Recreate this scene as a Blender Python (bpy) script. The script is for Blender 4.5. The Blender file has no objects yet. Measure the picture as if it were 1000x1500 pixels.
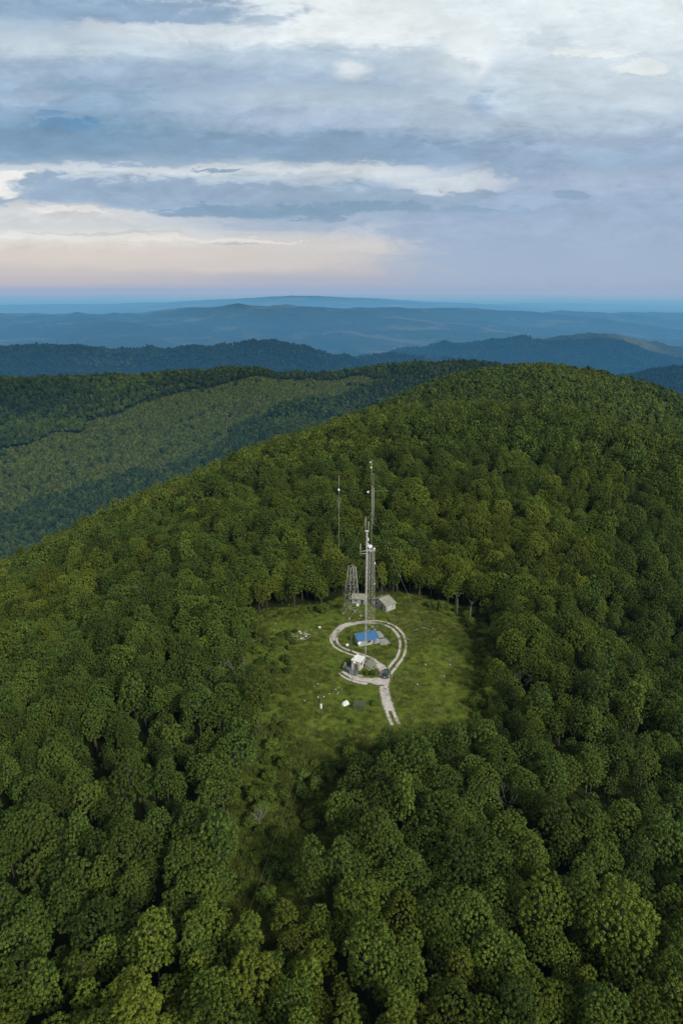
import bpy, math, random
import numpy as np
from mathutils import Vector, Matrix

random.seed(7)
rng = np.random.default_rng(11)
scene = bpy.context.scene
col = scene.collection
R = math.radians

# ---------------------------------------------------------------- terrain
CAM_Z = 104.0
PITCH = 18.06

def _hash(ix, iy, seed):
    n = (ix.astype(np.int64) * 374761393 + iy.astype(np.int64) * 668265263 + seed * 1442695041) & 0xffffffff
    n = ((n ^ (n >> 13)) * 1274126177) & 0xffffffff
    n = n ^ (n >> 16)
    return (n & 0xffffff) / float(0xffffff)

def vnoise(x, y, seed=0):
    ix = np.floor(x); iy = np.floor(y)
    fx = x - ix; fy = y - iy
    fx = fx * fx * fx * (fx * (fx * 6 - 15) + 10); fy = fy * fy * fy * (fy * (fy * 6 - 15) + 10)
    ix = ix.astype(np.int64); iy = iy.astype(np.int64)
    a = _hash(ix, iy, seed); b = _hash(ix + 1, iy, seed)
    c = _hash(ix, iy + 1, seed); d = _hash(ix + 1, iy + 1, seed)
    return (a + (b - a) * fx) * (1 - fy) + (c + (d - c) * fx) * fy

def fbm(x, y, wl, octv=4, seed=0, gain=0.5):
    s = 0; a = 1; t = 0
    for o in range(octv):
        f = 2.0 ** o / wl
        s = s + a * (vnoise(x * f + 17.3 * o, y * f + 9.1 * o, seed + o) - 0.5); t += a; a *= gain
    return s / t * 2

def ridged(x, y, wl, octv=3, seed=0):
    s = 0; a = 1; t = 0
    for o in range(octv):
        f = 2.0 ** o / wl
        s = s + a * (1 - np.abs(2 * vnoise(x * f + 31.7 * o, y * f + 5.3 * o, seed + o) - 1)); t += a; a *= 0.5
    return s / t

def smax(a, b, k):
    m = np.maximum(a, b)
    return m + k * np.log1p(np.exp(-np.abs(a - b) / k))

def sstep(a, b, x):
    t = np.clip((x - a) / (b - a), 0, 1)
    return t * t * (3 - 2 * t)

def poly_ridge(x, y, pts, kf, kb, w):
    """height of a ridge whose crest runs along pts (x,y,z); kf slope on the near side, kb beyond"""
    best = None
    for (x0, y0, z0), (x1, y1, z1) in zip(pts[:-1], pts[1:]):
        dx, dy = x1 - x0, y1 - y0
        L2 = dx * dx + dy * dy
        t = np.clip(((x - x0) * dx + (y - y0) * dy) / L2, 0, 1)
        px, py = x - (x0 + t * dx), y - (y0 + t * dy)
        d = np.sqrt(px * px + py * py)
        side = px * (-dy) + py * dx            # >0 : beyond the crest (pts run left to right)
        k = np.where(side > 0, kb, kf)
        z = z0 + (z1 - z0) * t - k * (np.sqrt(d * d + w * w) - w)
        best = z if best is None else np.maximum(best, z)
    return best

RIDGE_A = [(-2000, 1250, -95), (-1200, 1380, -98), (-760, 1480, -94), (-480, 1530, -98), (-215, 1600, -84),
           (-150, 1640, -98), (-20, 1680, -96), (120, 1760, -95), (330, 1850, -92), (480, 1900, -120), (800, 2100, -260), (1400, 2300, -420)]
RIDGE_B = [(-3200, 2900, -120), (-1900, 3400, -160), (-1540, 3450, -188), (-1100, 3500, -182), (-880, 3520, -190), (-300, 3600, -172),
           (-130, 3650, -210), (140, 3800, -235), (420, 4000, -262), (800, 4200, -330), (1500, 4600, -520)]
RIDGE_H = [(-222, 5106, -432), (296, 5106, -358), (604, 5180, -315), (807, 5180, -282), (1107, 5180, -248), (1406, 5180, -228), (1813, 5180, -213), (2013, 5217, -228), (2316, 5254, -276), (2590, 5328, -358)]
RIDGE_C = [(2600, 9300, -640), (3300, 9300, -560), (3750, 9400, -485), (4200, 9500, -440), (4700, 9500, -385), (6000, 9600, -330)]
RIDGE_G = [(700, 3300, -430), (1000, 2900, -260), (1250, 2800, -215), (1700, 2800, -190), (2300, 2900, -120)]
RIDGE_D = [(-9000, 10500, -320), (-4800, 11000, -260), (-2700, 11300, -185), (-1500, 11000, -130), (-200, 11200, -150),
           (500, 11300, -165), (1800, 11800, -190), (3200, 12500, -250), (6000, 13500, -300)]
RIDGE_E = [(-20000, 22000, -480), (-9000, 22500, -350), (-5000, 23500, -260), (-2600, 24000, -195), (-1700, 24000, -170), (-1250, 24000, -95), (-950, 24000, -100),
           (-500, 24200, -200), (300, 24500, -310), (1400, 25000, -400), (3000, 26000, -420), (9000, 28000, -400)]
RIDGE_F = [(-60000, 50000, -360), (-20000, 56000, -300), (0, 57000, -270), (20000, 57000, -310), (60000, 52000, -380)]
def soft_table(P):
    t = np.arange(-900, 2700, 10.0); k = np.hanning(29); k /= k.sum()
    o = []
    for q in P[1:]:
        v = np.interp(t, P[0], q); o.append(np.convolve(np.pad(v, 14, 'edge'), k, 'valid'))
    return t, o[0], o[1]
def axis_at(y):
    return np.interp(y, TAB[0], TAB[1]), np.interp(y, TAB[0], TAB[2])
CLEAR_C = (5.0, 180.0)
NP = [[-400, 180, 400, 600, 720, 960, 1250, 2200], [-40, 0, 112.6, 88.5, 181.3, 282.3, 294.9, 600], [0, 0, 32.6, -11.5, -5.8, 4.6, -95.6, -700]]
NW = [219.4, 139.4, 0.66, 0.5]
TAB = soft_table(NP)

def H(x, y):
    x = np.asarray(x, float); y = np.asarray(y, float)
    xa, zc = axis_at(y)
    d = (x - xa) * 0.94
    w = np.where(d < 0, NW[0], NW[1])
    k = np.where(d < 0, NW[2], NW[3])
    near = zc - k * (np.sqrt(d * d + w * w) - w)
    near = near - 0.25 * np.clip(-y - 100, 0, 4000)
    rc = np.hypot(x - CLEAR_C[0], y - CLEAR_C[1])
    amp = sstep(70, 260, rc)
    near = near + amp * (5.5 * fbm(x, y, 150, 3, 3) + 2.5 * fbm(x, y, 55, 2, 8))
    flat = 1 - sstep(44, 105, rc)
    near = near * (1 - flat)
    near = np.maximum(near, -900)
    a = poly_ridge(x, y, RIDGE_A, 0.26, 0.42, 70) + 14 * fbm(x, y, 320, 3, 21) * sstep(300, 900, y) + 7 * fbm(x, y, 90, 2, 23)
    spur = poly_ridge(x, y, [(-620, 900, -190), (-560, 1200, -130), (-420, 1500, -95)], 0.24, 0.24, 60)
    a = smax(a, spur, 12)
    b = poly_ridge(x, y, RIDGE_B, 0.34, 0.4, 60) + 40 * (ridged(x, y, 480, 3, 31) - 0.62) + 62 * (ridged(x + 0.3 * y, y, 250, 3, 35) - 0.62) + 14 * fbm(x, y, 90, 2, 33)
    c = poly_ridge(x, y, RIDGE_C, 0.30, 0.4, 90) + 120 * (ridged(x, y, 650, 4, 41) - 0.62)
    hh = poly_ridge(x, y, RIDGE_H, 0.22, 0.3, 80) + 80 * (ridged(x + 0.35 * y, y, 300, 4, 47) - 0.64)
    c = np.maximum(c, hh)
    g = poly_ridge(x, y, RIDGE_G, 0.30, 0.4, 80) + 55 * (ridged(x, y, 360, 4, 45) - 0.63)
    dd = poly_ridge(x, y, RIDGE_D, 0.075, 0.12, 350) + 140 * (ridged(x * 0.8 + y * 0.5, y * 0.45, 1500, 4, 51) - 0.62) + 60 * (ridged(x + 0.4 * y, y * 0.5, 620, 3, 53) - 0.63)
    e = poly_ridge(x, y, RIDGE_E, 0.05, 0.1, 500) + 45 * (ridged(x, y * 0.5, 4200, 3, 61) - 0.6) + 55 * (ridged(x, y * 0.5, 1500, 4, 63) - 0.65)
    f = poly_ridge(x, y, RIDGE_F, 0.02, 0.02, 2500) + 110 * (ridged(x, y * 0.4, 9000, 3, 71) - 0.6)
    base = -520 + 45 * fbm(x, y, 1800, 3, 81) * sstep(2500, 6000, y)
    far = smax(smax(smax(dd, e, 12), f, 12), smax(c, g, 10), 10)
    mid = smax(a, b, 8)
    z = smax(smax(mid, far, 8), base, 8)
    zz = smax(near, z, 6)
    return np.where(rc < 70, near, zz)

def Hs(x, y):
    return float(H(np.array([x]), np.array([y]))[0])
def on_ground(x, y):
    return Hs(x, y)

# ---------------------------------------------------------------- helpers
def tag(o, label=None, cat=None, group=None, kind=None):
    if label: o['label'] = label
    if cat: o['category'] = cat
    if group: o['group'] = group
    if kind: o['kind'] = kind
    return o

def empty(name, loc, rz=0.0):
    o = bpy.data.objects.new(name, None)
    o.empty_display_size = 0.5
    o.location = loc; o.rotation_euler = (0, 0, rz)
    col.objects.link(o)
    return o

def link(name, mesh, parent=None):
    o = bpy.data.objects.new(name, mesh)
    col.objects.link(o)
    if parent is not None: o.parent = parent
    return o

def np_mesh(name, verts, quads, mats=(), attr=None, smooth=False):
    """mesh from numpy arrays, all faces with the same number of corners"""
    me = bpy.data.meshes.new(name)
    verts = np.asarray(verts, np.float32); quads = np.asarray(quads, np.int32)
    n = quads.shape[1]
    me.vertices.add(len(verts)); me.vertices.foreach_set('co', verts.ravel())
    me.loops.add(quads.size); me.loops.foreach_set('vertex_index', quads.ravel())
    me.polygons.add(len(quads))
    me.polygons.foreach_set('loop_start', np.arange(0, quads.size, n, dtype=np.int32))
    me.polygons.foreach_set('loop_total', np.full(len(quads), n, np.int32))
    me.polygons.foreach_set('use_smooth', np.full(len(quads), smooth, bool))
    for m in mats: me.materials.append(m)
    if attr:
        for k, (dom, vals) in attr.items():
            a = me.attributes.new(k, 'FLOAT', dom); a.data.foreach_set('value', np.asarray(vals, np.float32))
    me.update(calc_edges=True)
    return me

class MB:
    """collects shapes into one mesh"""
    def __init__(s): s.v = []; s.f = []; s.sm = []
    def add(s, vs, fs, smooth=False):
        o = len(s.v); s.v += [tuple(p) for p in vs]
        s.f += [tuple(i + o for i in f) for f in fs]; s.sm += [smooth] * len(fs)
        return s
    def box(s, c, size, rz=0.0, M=None, bev=0.0):
        hx, hy, hz = [q / 2 for q in size]
        if bev > 0:
            b = bev; vs = []; fs = []
            for zz, q in ((-hz, b), (-hz + b, 0), (hz - b, 0), (hz, b)):
                X, Y = hx - q, hy - q; e = b
                vs += [(X - e, -Y, zz), (X, -Y + e, zz), (X, Y - e, zz), (X - e, Y, zz), (-X + e, Y, zz), (-X, Y - e, zz), (-X, -Y + e, zz), (-X + e, -Y, zz)]
            for k in range(3):
                for i in range(8):
                    j = (i + 1) % 8
                    fs.append((k * 8 + i, k * 8 + j, k * 8 + 8 + j, k * 8 + 8 + i))
            fs.append(tuple(range(7, -1, -1))); fs.append(tuple(range(24, 32)))
        else:
            vs = [(-hx, -hy, -hz), (hx, -hy, -hz), (hx, hy, -hz), (-hx, hy, -hz), (-hx, -hy, hz), (hx, -hy, hz), (hx, hy, hz), (-hx, hy, hz)]
            fs = [(0, 3, 2, 1), (4, 5, 6, 7), (0, 1, 5, 4), (1, 2, 6, 5), (2, 3, 7, 6), (3, 0, 4, 7)]
        T = Matrix.Translation(c) @ (M.to_4x4() if M else Matrix.Rotation(rz, 4, 'Z'))
        return s.add([T @ Vector(p) for p in vs], fs)
    def tube(s, pts, r, n=6, smooth=True, cap=True):
        pts = [Vector(p) for p in pts]
        rs = r if isinstance(r, (list, tuple)) else [r] * len(pts)
        vs = []; fs = []
        for i, p in enumerate(pts):
            a = pts[max(i - 1, 0)]; b = pts[min(i + 1, len(pts) - 1)]
            t = (b - a).normalized()
            u = t.cross(Vector((0, 0, 1)) if abs(t.z) < 0.9 else Vector((1, 0, 0))).normalized(); w = t.cross(u)
            for k in range(n):
                q = 2 * math.pi * k / n
                vs.append(p + (u * math.cos(q) + w * math.sin(q)) * rs[i])
        for i in range(len(pts) - 1):
            for k in range(n):
                k2 = (k + 1) % n
                fs.append((i * n + k, i * n + k2, i * n + n + k2, i * n + n + k))
        if cap:
            fs.append(tuple(range(n - 1, -1, -1))); fs.append(tuple((len(pts) - 1) * n + k for k in range(n)))
        return s.add(vs, fs, smooth)
    def lathe(s, prof, n=12, M=None, smooth=True):
        """prof: list of (radius, z)"""
        vs = []; fs = []
        for r, z in prof:
            for k in range(n):
                q = 2 * math.pi * k / n; vs.append(Vector((r * math.cos(q), r * math.sin(q), z)))
        for i in range(len(prof) - 1):
            for k in range(n):
                k2 = (k + 1) % n
                fs.append((i * n + k, i * n + k2, i * n + n + k2, i * n + n + k))
        fs.append(tuple(range(n - 1, -1, -1))); fs.append(tuple((len(prof) - 1) * n + k for k in range(n)))
        if M: vs = [M @ p for p in vs]
        return s.add(vs, fs, smooth)
    def build(s, name, mat, parent=None):
        me = bpy.data.meshes.new(name)
        me.from_pydata([tuple(p) for p in s.v], [], s.f)
        me.polygons.foreach_set('use_smooth', s.sm)
        if mat: me.materials.append(mat)
        me.update()
        return link(name, me, parent)

# ---------------------------------------------------------------- materials
class NT:
    def __init__(s, tree): s.t = tree; s.n = tree.nodes; s.l = tree.links
    def new(s, typ, **kw):
        n = s.n.new(typ)
        for k, v in kw.items(): setattr(n, k, v)
        return n
    def put(s, sock, v):
        if hasattr(v, 'is_linked') or isinstance(v, bpy.types.NodeSocket): s.l.new(v, sock)
        elif v is not None: sock.default_value = v
    def m(s, op, a, b=None, c=None, clamp=False):
        n = s.new('ShaderNodeMath', operation=op, use_clamp=clamp)
        s.put(n.inputs[0], a)
        if b is not None: s.put(n.inputs[1], b)
        if c is not None: s.put(n.inputs[2], c)
        return n.outputs[0]
    def mix(s, f, a, b, blend='MIX'):
        n = s.new('ShaderNodeMix', data_type='RGBA', blend_type=blend)
        s.put(n.inputs[0], f); s.put(n.inputs[6], rgba(a)); s.put(n.inputs[7], rgba(b))
        return n.outputs[2]
    def noise(s, vec, scale, detail=4, rough=0.55, dist=0.0):
        n = s.new('ShaderNodeTexNoise'); s.put(n.inputs['Vector'], vec)
        n.inputs['Scale'].default_value = scale; n.inputs['Detail'].default_value = detail
        n.inputs['Roughness'].default_value = rough; n.inputs['Distortion'].default_value = dist
        return n.outputs[0]
    def smooth(s, x, a, b):
        n = s.new('ShaderNodeMapRange', interpolation_type='SMOOTHSTEP')
        s.put(n.inputs['Value'], x); n.inputs['From Min'].default_value = a; n.inputs['From Max'].default_value = b
        return n.outputs[0]
    def comb(s, x, y, z):
        n = s.new('ShaderNodeCombineXYZ')
        for i, q in enumerate((x, y, z)): s.put(n.inputs[i], q)
        return n.outputs[0]

def rgba(c):
    if isinstance(c, bpy.types.NodeSocket): return c
    return (c[0], c[1], c[2], 1.0) if len(c) == 3 else c

def lin(r, g, b):
    """an sRGB 0-255 colour as linear"""
    return tuple((q / 255 / 12.92) if q <= 10 else ((q / 255 + 0.055) / 1.055) ** 2.4 for q in (r, g, b))

def new_mat(name):
    m = bpy.data.materials.new(name); m.use_nodes = True
    nt = NT(m.node_tree)
    return m, nt, nt.n['Principled BSDF'], nt.n['Material Output']

def plain(name, c, rough=0.7, metal=0.0, var=0.25, scale=1.2, dirt=None):
    """a weathered plain surface: colour broken by two scales of noise"""
    m, nt, p, out = new_mat(name)
    co = nt.new('ShaderNodeTexCoord').outputs['Object']
    n1 = nt.noise(co, scale, 5, 0.6); n2 = nt.noise(co, scale * 7, 3, 0.6)
    f = nt.smooth(nt.m('ADD', nt.m('MULTIPLY', n1, 0.65), nt.m('MULTIPLY', n2, 0.35)), 0.3, 0.7)
    d = dirt if dirt else tuple(q * (1 - var * 1.6) for q in c)
    c1 = nt.mix(f, d, tuple(min(0.9, q * (1 + var * 0.4)) for q in c))
    nt.put(p.inputs['Base Color'], c1)
    p.inputs['Roughness'].default_value = rough; p.inputs['Metallic'].default_value = metal
    p.inputs['Specular IOR Level'].default_value = 0.3
    return m

def leaf_mat(name, dark, light, tint, trans=0.14):
    m, nt, p, out = new_mat(name)
    at = nt.new('ShaderNodeAttribute', attribute_name='leaf').outputs['Fac']
    rnd = nt.new('ShaderNodeObjectInfo').outputs['Random']
    c = nt.mix(at, dark, light)
    c = nt.mix(nt.m('MULTIPLY', nt.smooth(rnd, 0.25, 1.0), 0.75), c, tint)
    v = nt.m('ADD', nt.m('MULTIPLY', nt.m('FRACT', nt.m('MULTIPLY', rnd, 7.31)), 0.75), 0.63)
    hs = nt.new('ShaderNodeHueSaturation'); nt.put(hs.inputs['Value'], v); nt.put(hs.inputs['Color'], c)
    c = hs.outputs[0]
    p.inputs['Roughness'].default_value = 0.6; p.inputs['Specular IOR Level'].default_value = 0.12
    nt.put(p.inputs['Base Color'], c)
    tr = nt.new('ShaderNodeBsdfTranslucent'); nt.put(tr.inputs['Color'], c)
    mx = nt.new('ShaderNodeMixShader'); mx.inputs[0].default_value = trans
    nt.l.new(p.outputs[0], mx.inputs[1]); nt.l.new(tr.outputs[0], mx.inputs[2]); nt.l.new(mx.outputs[0], out.inputs[0])
    return m

LEAF = [leaf_mat('olive_leaves', (0.038, 0.067, 0.007), (0.144, 0.190, 0.026), (0.124, 0.152, 0.017)),
        leaf_mat('green_leaves', (0.031, 0.061, 0.008), (0.122, 0.174, 0.026), (0.102, 0.138, 0.017)),
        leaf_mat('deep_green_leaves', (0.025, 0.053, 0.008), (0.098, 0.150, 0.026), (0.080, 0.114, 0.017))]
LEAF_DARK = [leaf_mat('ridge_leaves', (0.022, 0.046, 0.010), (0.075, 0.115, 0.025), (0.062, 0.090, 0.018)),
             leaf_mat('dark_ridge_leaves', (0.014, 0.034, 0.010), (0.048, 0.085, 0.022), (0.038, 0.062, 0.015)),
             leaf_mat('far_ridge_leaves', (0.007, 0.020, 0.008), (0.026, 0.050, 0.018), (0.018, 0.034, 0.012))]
LEAF_YOUNG = leaf_mat('young_leaves', (0.048, 0.084, 0.014), (0.115, 0.150, 0.028), (0.125, 0.142, 0.022))
LEAF_SHRUB = leaf_mat('shrub_leaves', (0.030, 0.056, 0.008), (0.095, 0.138, 0.022), (0.080, 0.112, 0.016))
BARK = plain('grey_bark', (0.11, 0.105, 0.08), 0.9, var=0.4, scale=2.0)
DEADWOOD = plain('bleached_deadwood', (0.27, 0.27, 0.22), 0.85, var=0.3, scale=2.0)

# ---------------------------------------------------------------- ground sheet
CLEAR = [(-28.4, 205.4), (-18.6, 210.0), (-4.7, 213.2), (3.5, 220.6), (14.0, 222.0), (24.2, 220.6), (33.0, 214.1), (43.8, 208.8), (44.4, 193.6), (41.7, 173.0), (38.3, 156.1), (33.9, 140.2), (15.9, 133.8), (4.7, 131.5), (-0.5, 123.0), (-4.5, 107.1), (-8.6, 91.0), (-17.6, 90.0), (-19.4, 99.0), (-19.6, 112.0), (-19.2, 125.0), (-17.4, 141.0), (-20.8, 156.1), (-25.4, 173.0), (-30.7, 193.6)]

def poly_dist(x, y, poly):
    """signed distance to a polygon, negative inside"""
    x = np.asarray(x, float); y = np.asarray(y, float)
    d = np.full(x.shape, 1e18); ins = np.zeros(x.shape, bool)
    n = len(poly)
    for i in range(n):
        x0, y0 = poly[i]; x1, y1 = poly[(i + 1) % n]
        ex, ey = x1 - x0, y1 - y0
        t = np.clip(((x - x0) * ex + (y - y0) * ey) / (ex * ex + ey * ey), 0, 1)
        d = np.minimum(d, (x - x0 - t * ex) ** 2 + (y - y0 - t * ey) ** 2)
        if y0 != y1:
            ins ^= ((y0 > y) != (y1 > y)) & (x < ex * (y - y0) / (y1 - y0) + x0)
    d = np.sqrt(d)
    return np.where(ins, -d, d)

def ground_mat():
    m, nt, p, out = new_mat('ground')
    co = nt.new('ShaderNodeNewGeometry').outputs['Position']
    clr = nt.new('ShaderNodeAttribute', attribute_name='clearing').outputs['Fac']
    far = nt.new('ShaderNodeAttribute', attribute_name='far').outputs['Fac']
    dry = nt.new('ShaderNodeAttribute', attribute_name='lush').outputs['Fac']
    n1 = nt.noise(co, 0.06, 5, 0.6); n2 = nt.noise(co, 0.45, 6, 0.65, 0.6); n3 = nt.noise(co, 2.2, 4, 0.7)
    g = nt.mix(nt.smooth(n2, 0.36, 0.66), (0.054, 0.090, 0.012), (0.140, 0.168, 0.028))
    g = nt.mix(nt.m('MULTIPLY', nt.smooth(n1, 0.42, 0.62), 0.6), g, (0.088, 0.130, 0.018))
    g = nt.mix(nt.m('MULTIPLY', nt.smooth(n3, 0.56, 0.75), 0.55), g, (0.21, 0.215, 0.085))
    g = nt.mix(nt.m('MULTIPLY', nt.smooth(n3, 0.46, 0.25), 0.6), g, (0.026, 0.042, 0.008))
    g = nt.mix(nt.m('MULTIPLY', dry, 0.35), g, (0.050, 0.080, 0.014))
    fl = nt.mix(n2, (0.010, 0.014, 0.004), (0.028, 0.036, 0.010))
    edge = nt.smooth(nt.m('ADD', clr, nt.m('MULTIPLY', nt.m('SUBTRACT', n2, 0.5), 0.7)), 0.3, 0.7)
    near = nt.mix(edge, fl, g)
    n4 = nt.noise(co, 0.0012, 5, 0.6, 0.5); n5 = nt.noise(co, 0.03, 4, 0.7)
    fc = nt.mix(nt.smooth(n5, 0.3, 0.7), (0.008, 0.016, 0.006), (0.030, 0.042, 0.014))
    fc = nt.mix(nt.m('MULTIPLY', nt.smooth(n4, 0.52, 0.68), 0.6), fc, (0.095, 0.105, 0.05))
    c = nt.mix(far, near, fc)
    nt.put(p.inputs['Base Color'], c)
    p.inputs['Roughness'].default_value = 0.95; p.inputs['Specular IOR Level'].default_value = 0.05
    b = nt.new('ShaderNodeBump'); b.inputs['Strength'].default_value = 0.6; b.inputs['Distance'].default_value = 0.25
    nt.put(b.inputs['Height'], nt.m('ADD', n2, nt.m('MULTIPLY', n3, 0.4))); nt.l.new(b.outputs[0], p.inputs['Normal'])
    return m

def build_ground():
    az = np.concatenate([np.arange(-180, -36, 4.0), np.arange(-36, 36, 0.16), np.arange(36, 180.1, 4.0)])
    az = np.radians(az)
    rr = np.concatenate([np.array([2.0, 20, 40, 55]), np.geomspace(65, 250000, 860)])
    A, Rr = np.meshgrid(az, rr)
    x = np.sin(A) * Rr; y = np.cos(A) * Rr
    z = H(x, y)
    z = np.where(Rr > 245000, z - 400, z)
    na = len(az); nr = len(rr)
    i = np.arange(nr - 1)[:, None] * na + np.arange(na - 1)[None]
    quads = np.stack([i, i + 1, i + na + 1, i + na], -1).reshape(-1, 4)[:, ::-1]
    xf = x.ravel(); yf = y.ravel()
    near = (np.hypot(xf, yf - 150) < 150)
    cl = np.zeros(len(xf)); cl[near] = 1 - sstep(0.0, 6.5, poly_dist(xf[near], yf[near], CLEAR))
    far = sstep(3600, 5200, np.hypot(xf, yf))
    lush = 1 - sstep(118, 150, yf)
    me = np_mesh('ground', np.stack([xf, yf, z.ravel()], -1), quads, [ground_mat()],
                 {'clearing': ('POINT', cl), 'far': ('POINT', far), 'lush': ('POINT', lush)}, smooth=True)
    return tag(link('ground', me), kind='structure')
build_ground()

# ---------------------------------------------------------------- trees
def crown_arrays(seed, Rw, Ht, nl, nleaf, leaf, pointed=0.0, lobe=(0.30, 0.44)):
    """a crown of leafy lobes: verts, quads, per-leaf value. Base of the crown at z=0, height Ht"""
    g = np.random.default_rng(seed)
    cs = []; rs = []
    for i in range(nl):
        h = (i + 0.5) / nl                                # 0 bottom .. 1 top
        prof = math.sqrt(max(0.0, 1 - (max(h - 0.35, 0) / 0.72) ** 2)) * (0.62 + 0.38 * min(1, h / 0.35)) * (1 - pointed * h)
        r = Rw * g.uniform(*lobe) * (1 - 0.25 * pointed * h)
        q = i * 2.39996 + g.uniform(-.5, .5)
        rad = max(0, Rw * prof - r * 0.75) * g.uniform(0.62, 1.08)
        cs.append((rad * math.cos(q), rad * math.sin(q), r * 0.5 + (Ht - 1.35 * r) * h * g.uniform(0.94, 1.06))); rs.append(r)
    cs = np.array(cs); rs = np.array(rs)
    P = []; N = []; V = []
    want = nleaf; tries = 0
    while want > 0 and tries < 40:
        tries += 1
        k = g.choice(nl, want * 2, p=rs ** 2 / (rs ** 2).sum())
        d = g.normal(size=(want * 2, 3)); d /= np.linalg.norm(d, axis=1)[:, None]
        keep = d[:, 2] > g.uniform(-0.75, 0.25, want * 2); k = k[keep]; d = d[keep]
        sq = np.array([1, 1, 0.85])
        p = cs[k] + d * sq * (rs[k] * g.uniform(0.80, 1.10, len(k)))[:, None]
        dist = np.linalg.norm((p[:, None] - cs[None]) / sq, axis=2) / rs[None]
        dist[np.arange(len(k)), k] = 9
        ok = dist.min(1) > 0.80
        p = p[ok][:want]; d = d[ok][:want]; kk = k[ok][:want]
        P.append(p); N.append(d); V.append(np.clip(g.normal(0.5, 0.22, len(p)) + (kk % 5 - 2) * 0.07, 0, 1)); want -= len(p)
    P = np.concatenate(P); N = np.concatenate(N); V = np.concatenate(V)
    n = len(P)
    nn = N + g.normal(size=(n, 3)) * 0.55 + np.array([0, 0, 0.25]); nn /= np.linalg.norm(nn, axis=1)[:, None]
    u = np.cross(nn, g.normal(size=(n, 3))); u /= np.linalg.norm(u, axis=1)[:, None]
    w = np.cross(nn, u)
    s = (leaf * g.uniform(0.6, 1.35, n))[:, None]
    a = P - u * s * 0.62; b = P + w * s * 0.40 - nn * s * 0.12; c = P + u * s * 0.62 - nn * s * 0.1; e = P - w * s * 0.40 - nn * s * 0.12
    v = np.stack([a, b, c, e], 1).reshape(-1, 3)
    f = np.arange(n * 4).reshape(-1, 4)
    return v, f, V, cs, rs

def leaf_quads(g, P, N, leaf, up=0.25, jit=0.55):
    n = len(P)
    nn = N + g.normal(size=(n, 3)) * jit + np.array([0, 0, up]); nn /= np.linalg.norm(nn, axis=1)[:, None]
    u = np.cross(nn, g.normal(size=(n, 3))); u /= np.linalg.norm(u, axis=1)[:, None]
    w = np.cross(nn, u)
    s = (leaf * g.uniform(0.6, 1.35, n))[:, None]
    a = P - u * s * 0.62; b = P + w * s * 0.40 - nn * s * 0.12; c = P + u * s * 0.62 - nn * s * 0.1; e = P - w * s * 0.40 - nn * s * 0.12
    return np.stack([a, b, c, e], 1).reshape(-1, 3), np.arange(n * 4).reshape(-1, 4)

def clumpy_arrays(seed, Rw, Ht, nl, gap, rc, per, leaf, pointed=0.0, lobe=(0.26, 0.40)):
    """a crown built as twigs of leaves: lobes carry separate leaf clumps with dark gaps between them"""
    g = np.random.default_rng(seed)
    cs = []; rs = []
    for i in range(nl):
        h = (i + 0.5) / nl
        prof = math.sqrt(max(0.0, 1 - (max(h - 0.35, 0) / 0.72) ** 2)) * (0.62 + 0.38 * min(1, h / 0.35)) * (1 - pointed * h)
        r = Rw * g.uniform(*lobe) * (1 - 0.25 * pointed * h)
        q = i * 2.39996 + g.uniform(-.6, .6)
        rad = max(0, Rw * prof - r * 0.75) * g.uniform(0.55, 1.15)
        cs.append((rad * math.cos(q), rad * math.sin(q), r * 0.5 + (Ht - 1.35 * r) * h * g.uniform(0.90, 1.08))); rs.append(r)
    cs = np.array(cs); rs = np.array(rs)
    C = []; D = []; L = []
    for k in range(nl):
        m = int(10 * (rs[k] / gap) ** 2)
        d = g.normal(size=(m * 3, 3)); d /= np.linalg.norm(d, axis=1)[:, None]
        d = d[d[:, 2] > -0.45]
        p = cs[k] + d * np.array([1, 1, 0.9]) * (rs[k] * g.uniform(0.82, 1.12, len(d)))[:, None]
        dist = np.linalg.norm(p[:, None] - cs[None], axis=2) / rs[None]; dist[:, k] = 9
        ok = dist.min(1) > 0.86
        for q, e in zip(p[ok], d[ok]): C.append(q); D.append(e); L.append(k)
    C = np.array(C); D = np.array(D); L = np.array(L)
    o = g.permutation(len(C)); sel = []
    grid = {}
    for i in o:                                   # keep clumps at least `gap` apart
        key = tuple((C[i] // gap).astype(int)); bad = False
        for dx in (-1, 0, 1):
            for dy in (-1, 0, 1):
                for dz in (-1, 0, 1):
                    for j in grid.get((key[0] + dx, key[1] + dy, key[2] + dz), ()):
                        if ((C[i] - C[j]) ** 2).sum() < gap * gap: bad = True
        if not bad: grid.setdefault(key, []).append(i); sel.append(i)
    C = C[sel]; D = D[sel]; L = L[sel]; nc = len(C)
    ax = D * 0.6 + np.array([0, 0, 0.5]) + g.normal(size=(nc, 3)) * 0.2; ax /= np.linalg.norm(ax, axis=1)[:, None]
    sz = rc * g.uniform(0.7, 1.3, nc)
    dd = g.normal(size=(nc, per, 3)); dd /= np.linalg.norm(dd, axis=2)[:, :, None]
    dot = (dd * ax[:, None]).sum(2); dd = np.where((dot < -0.15)[:, :, None], -dd, dd)
    rad = g.uniform(0.45, 1.0, (nc, per)) ** 0.6
    P = C[:, None] + dd * (sz[:, None] * rad)[:, :, None] + ax[:, None] * (sz * 0.35)[:, None, None]
    V = np.clip(0.42 + 0.30 * (rad - 0.7) + g.normal(0, 0.20, (nc, 1)) + g.normal(0, 0.12, (nc, per)) + (L % 5 - 2)[:, None] * 0.05, 0, 1)
    v, f = leaf_quads(g, P.reshape(-1, 3), dd.reshape(-1, 3), leaf, up=0.35, jit=0.4)
    return v, f, V.ravel(), cs, rs

def crown_mesh(name, mat, *a, clumpy=False, **k):
    v, f, V, cs, rs = (clumpy_arrays if clumpy else crown_arrays)(*a, **k)
    return np_mesh(name, v, f, [mat], {'leaf': ('FACE', V)}), cs

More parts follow.
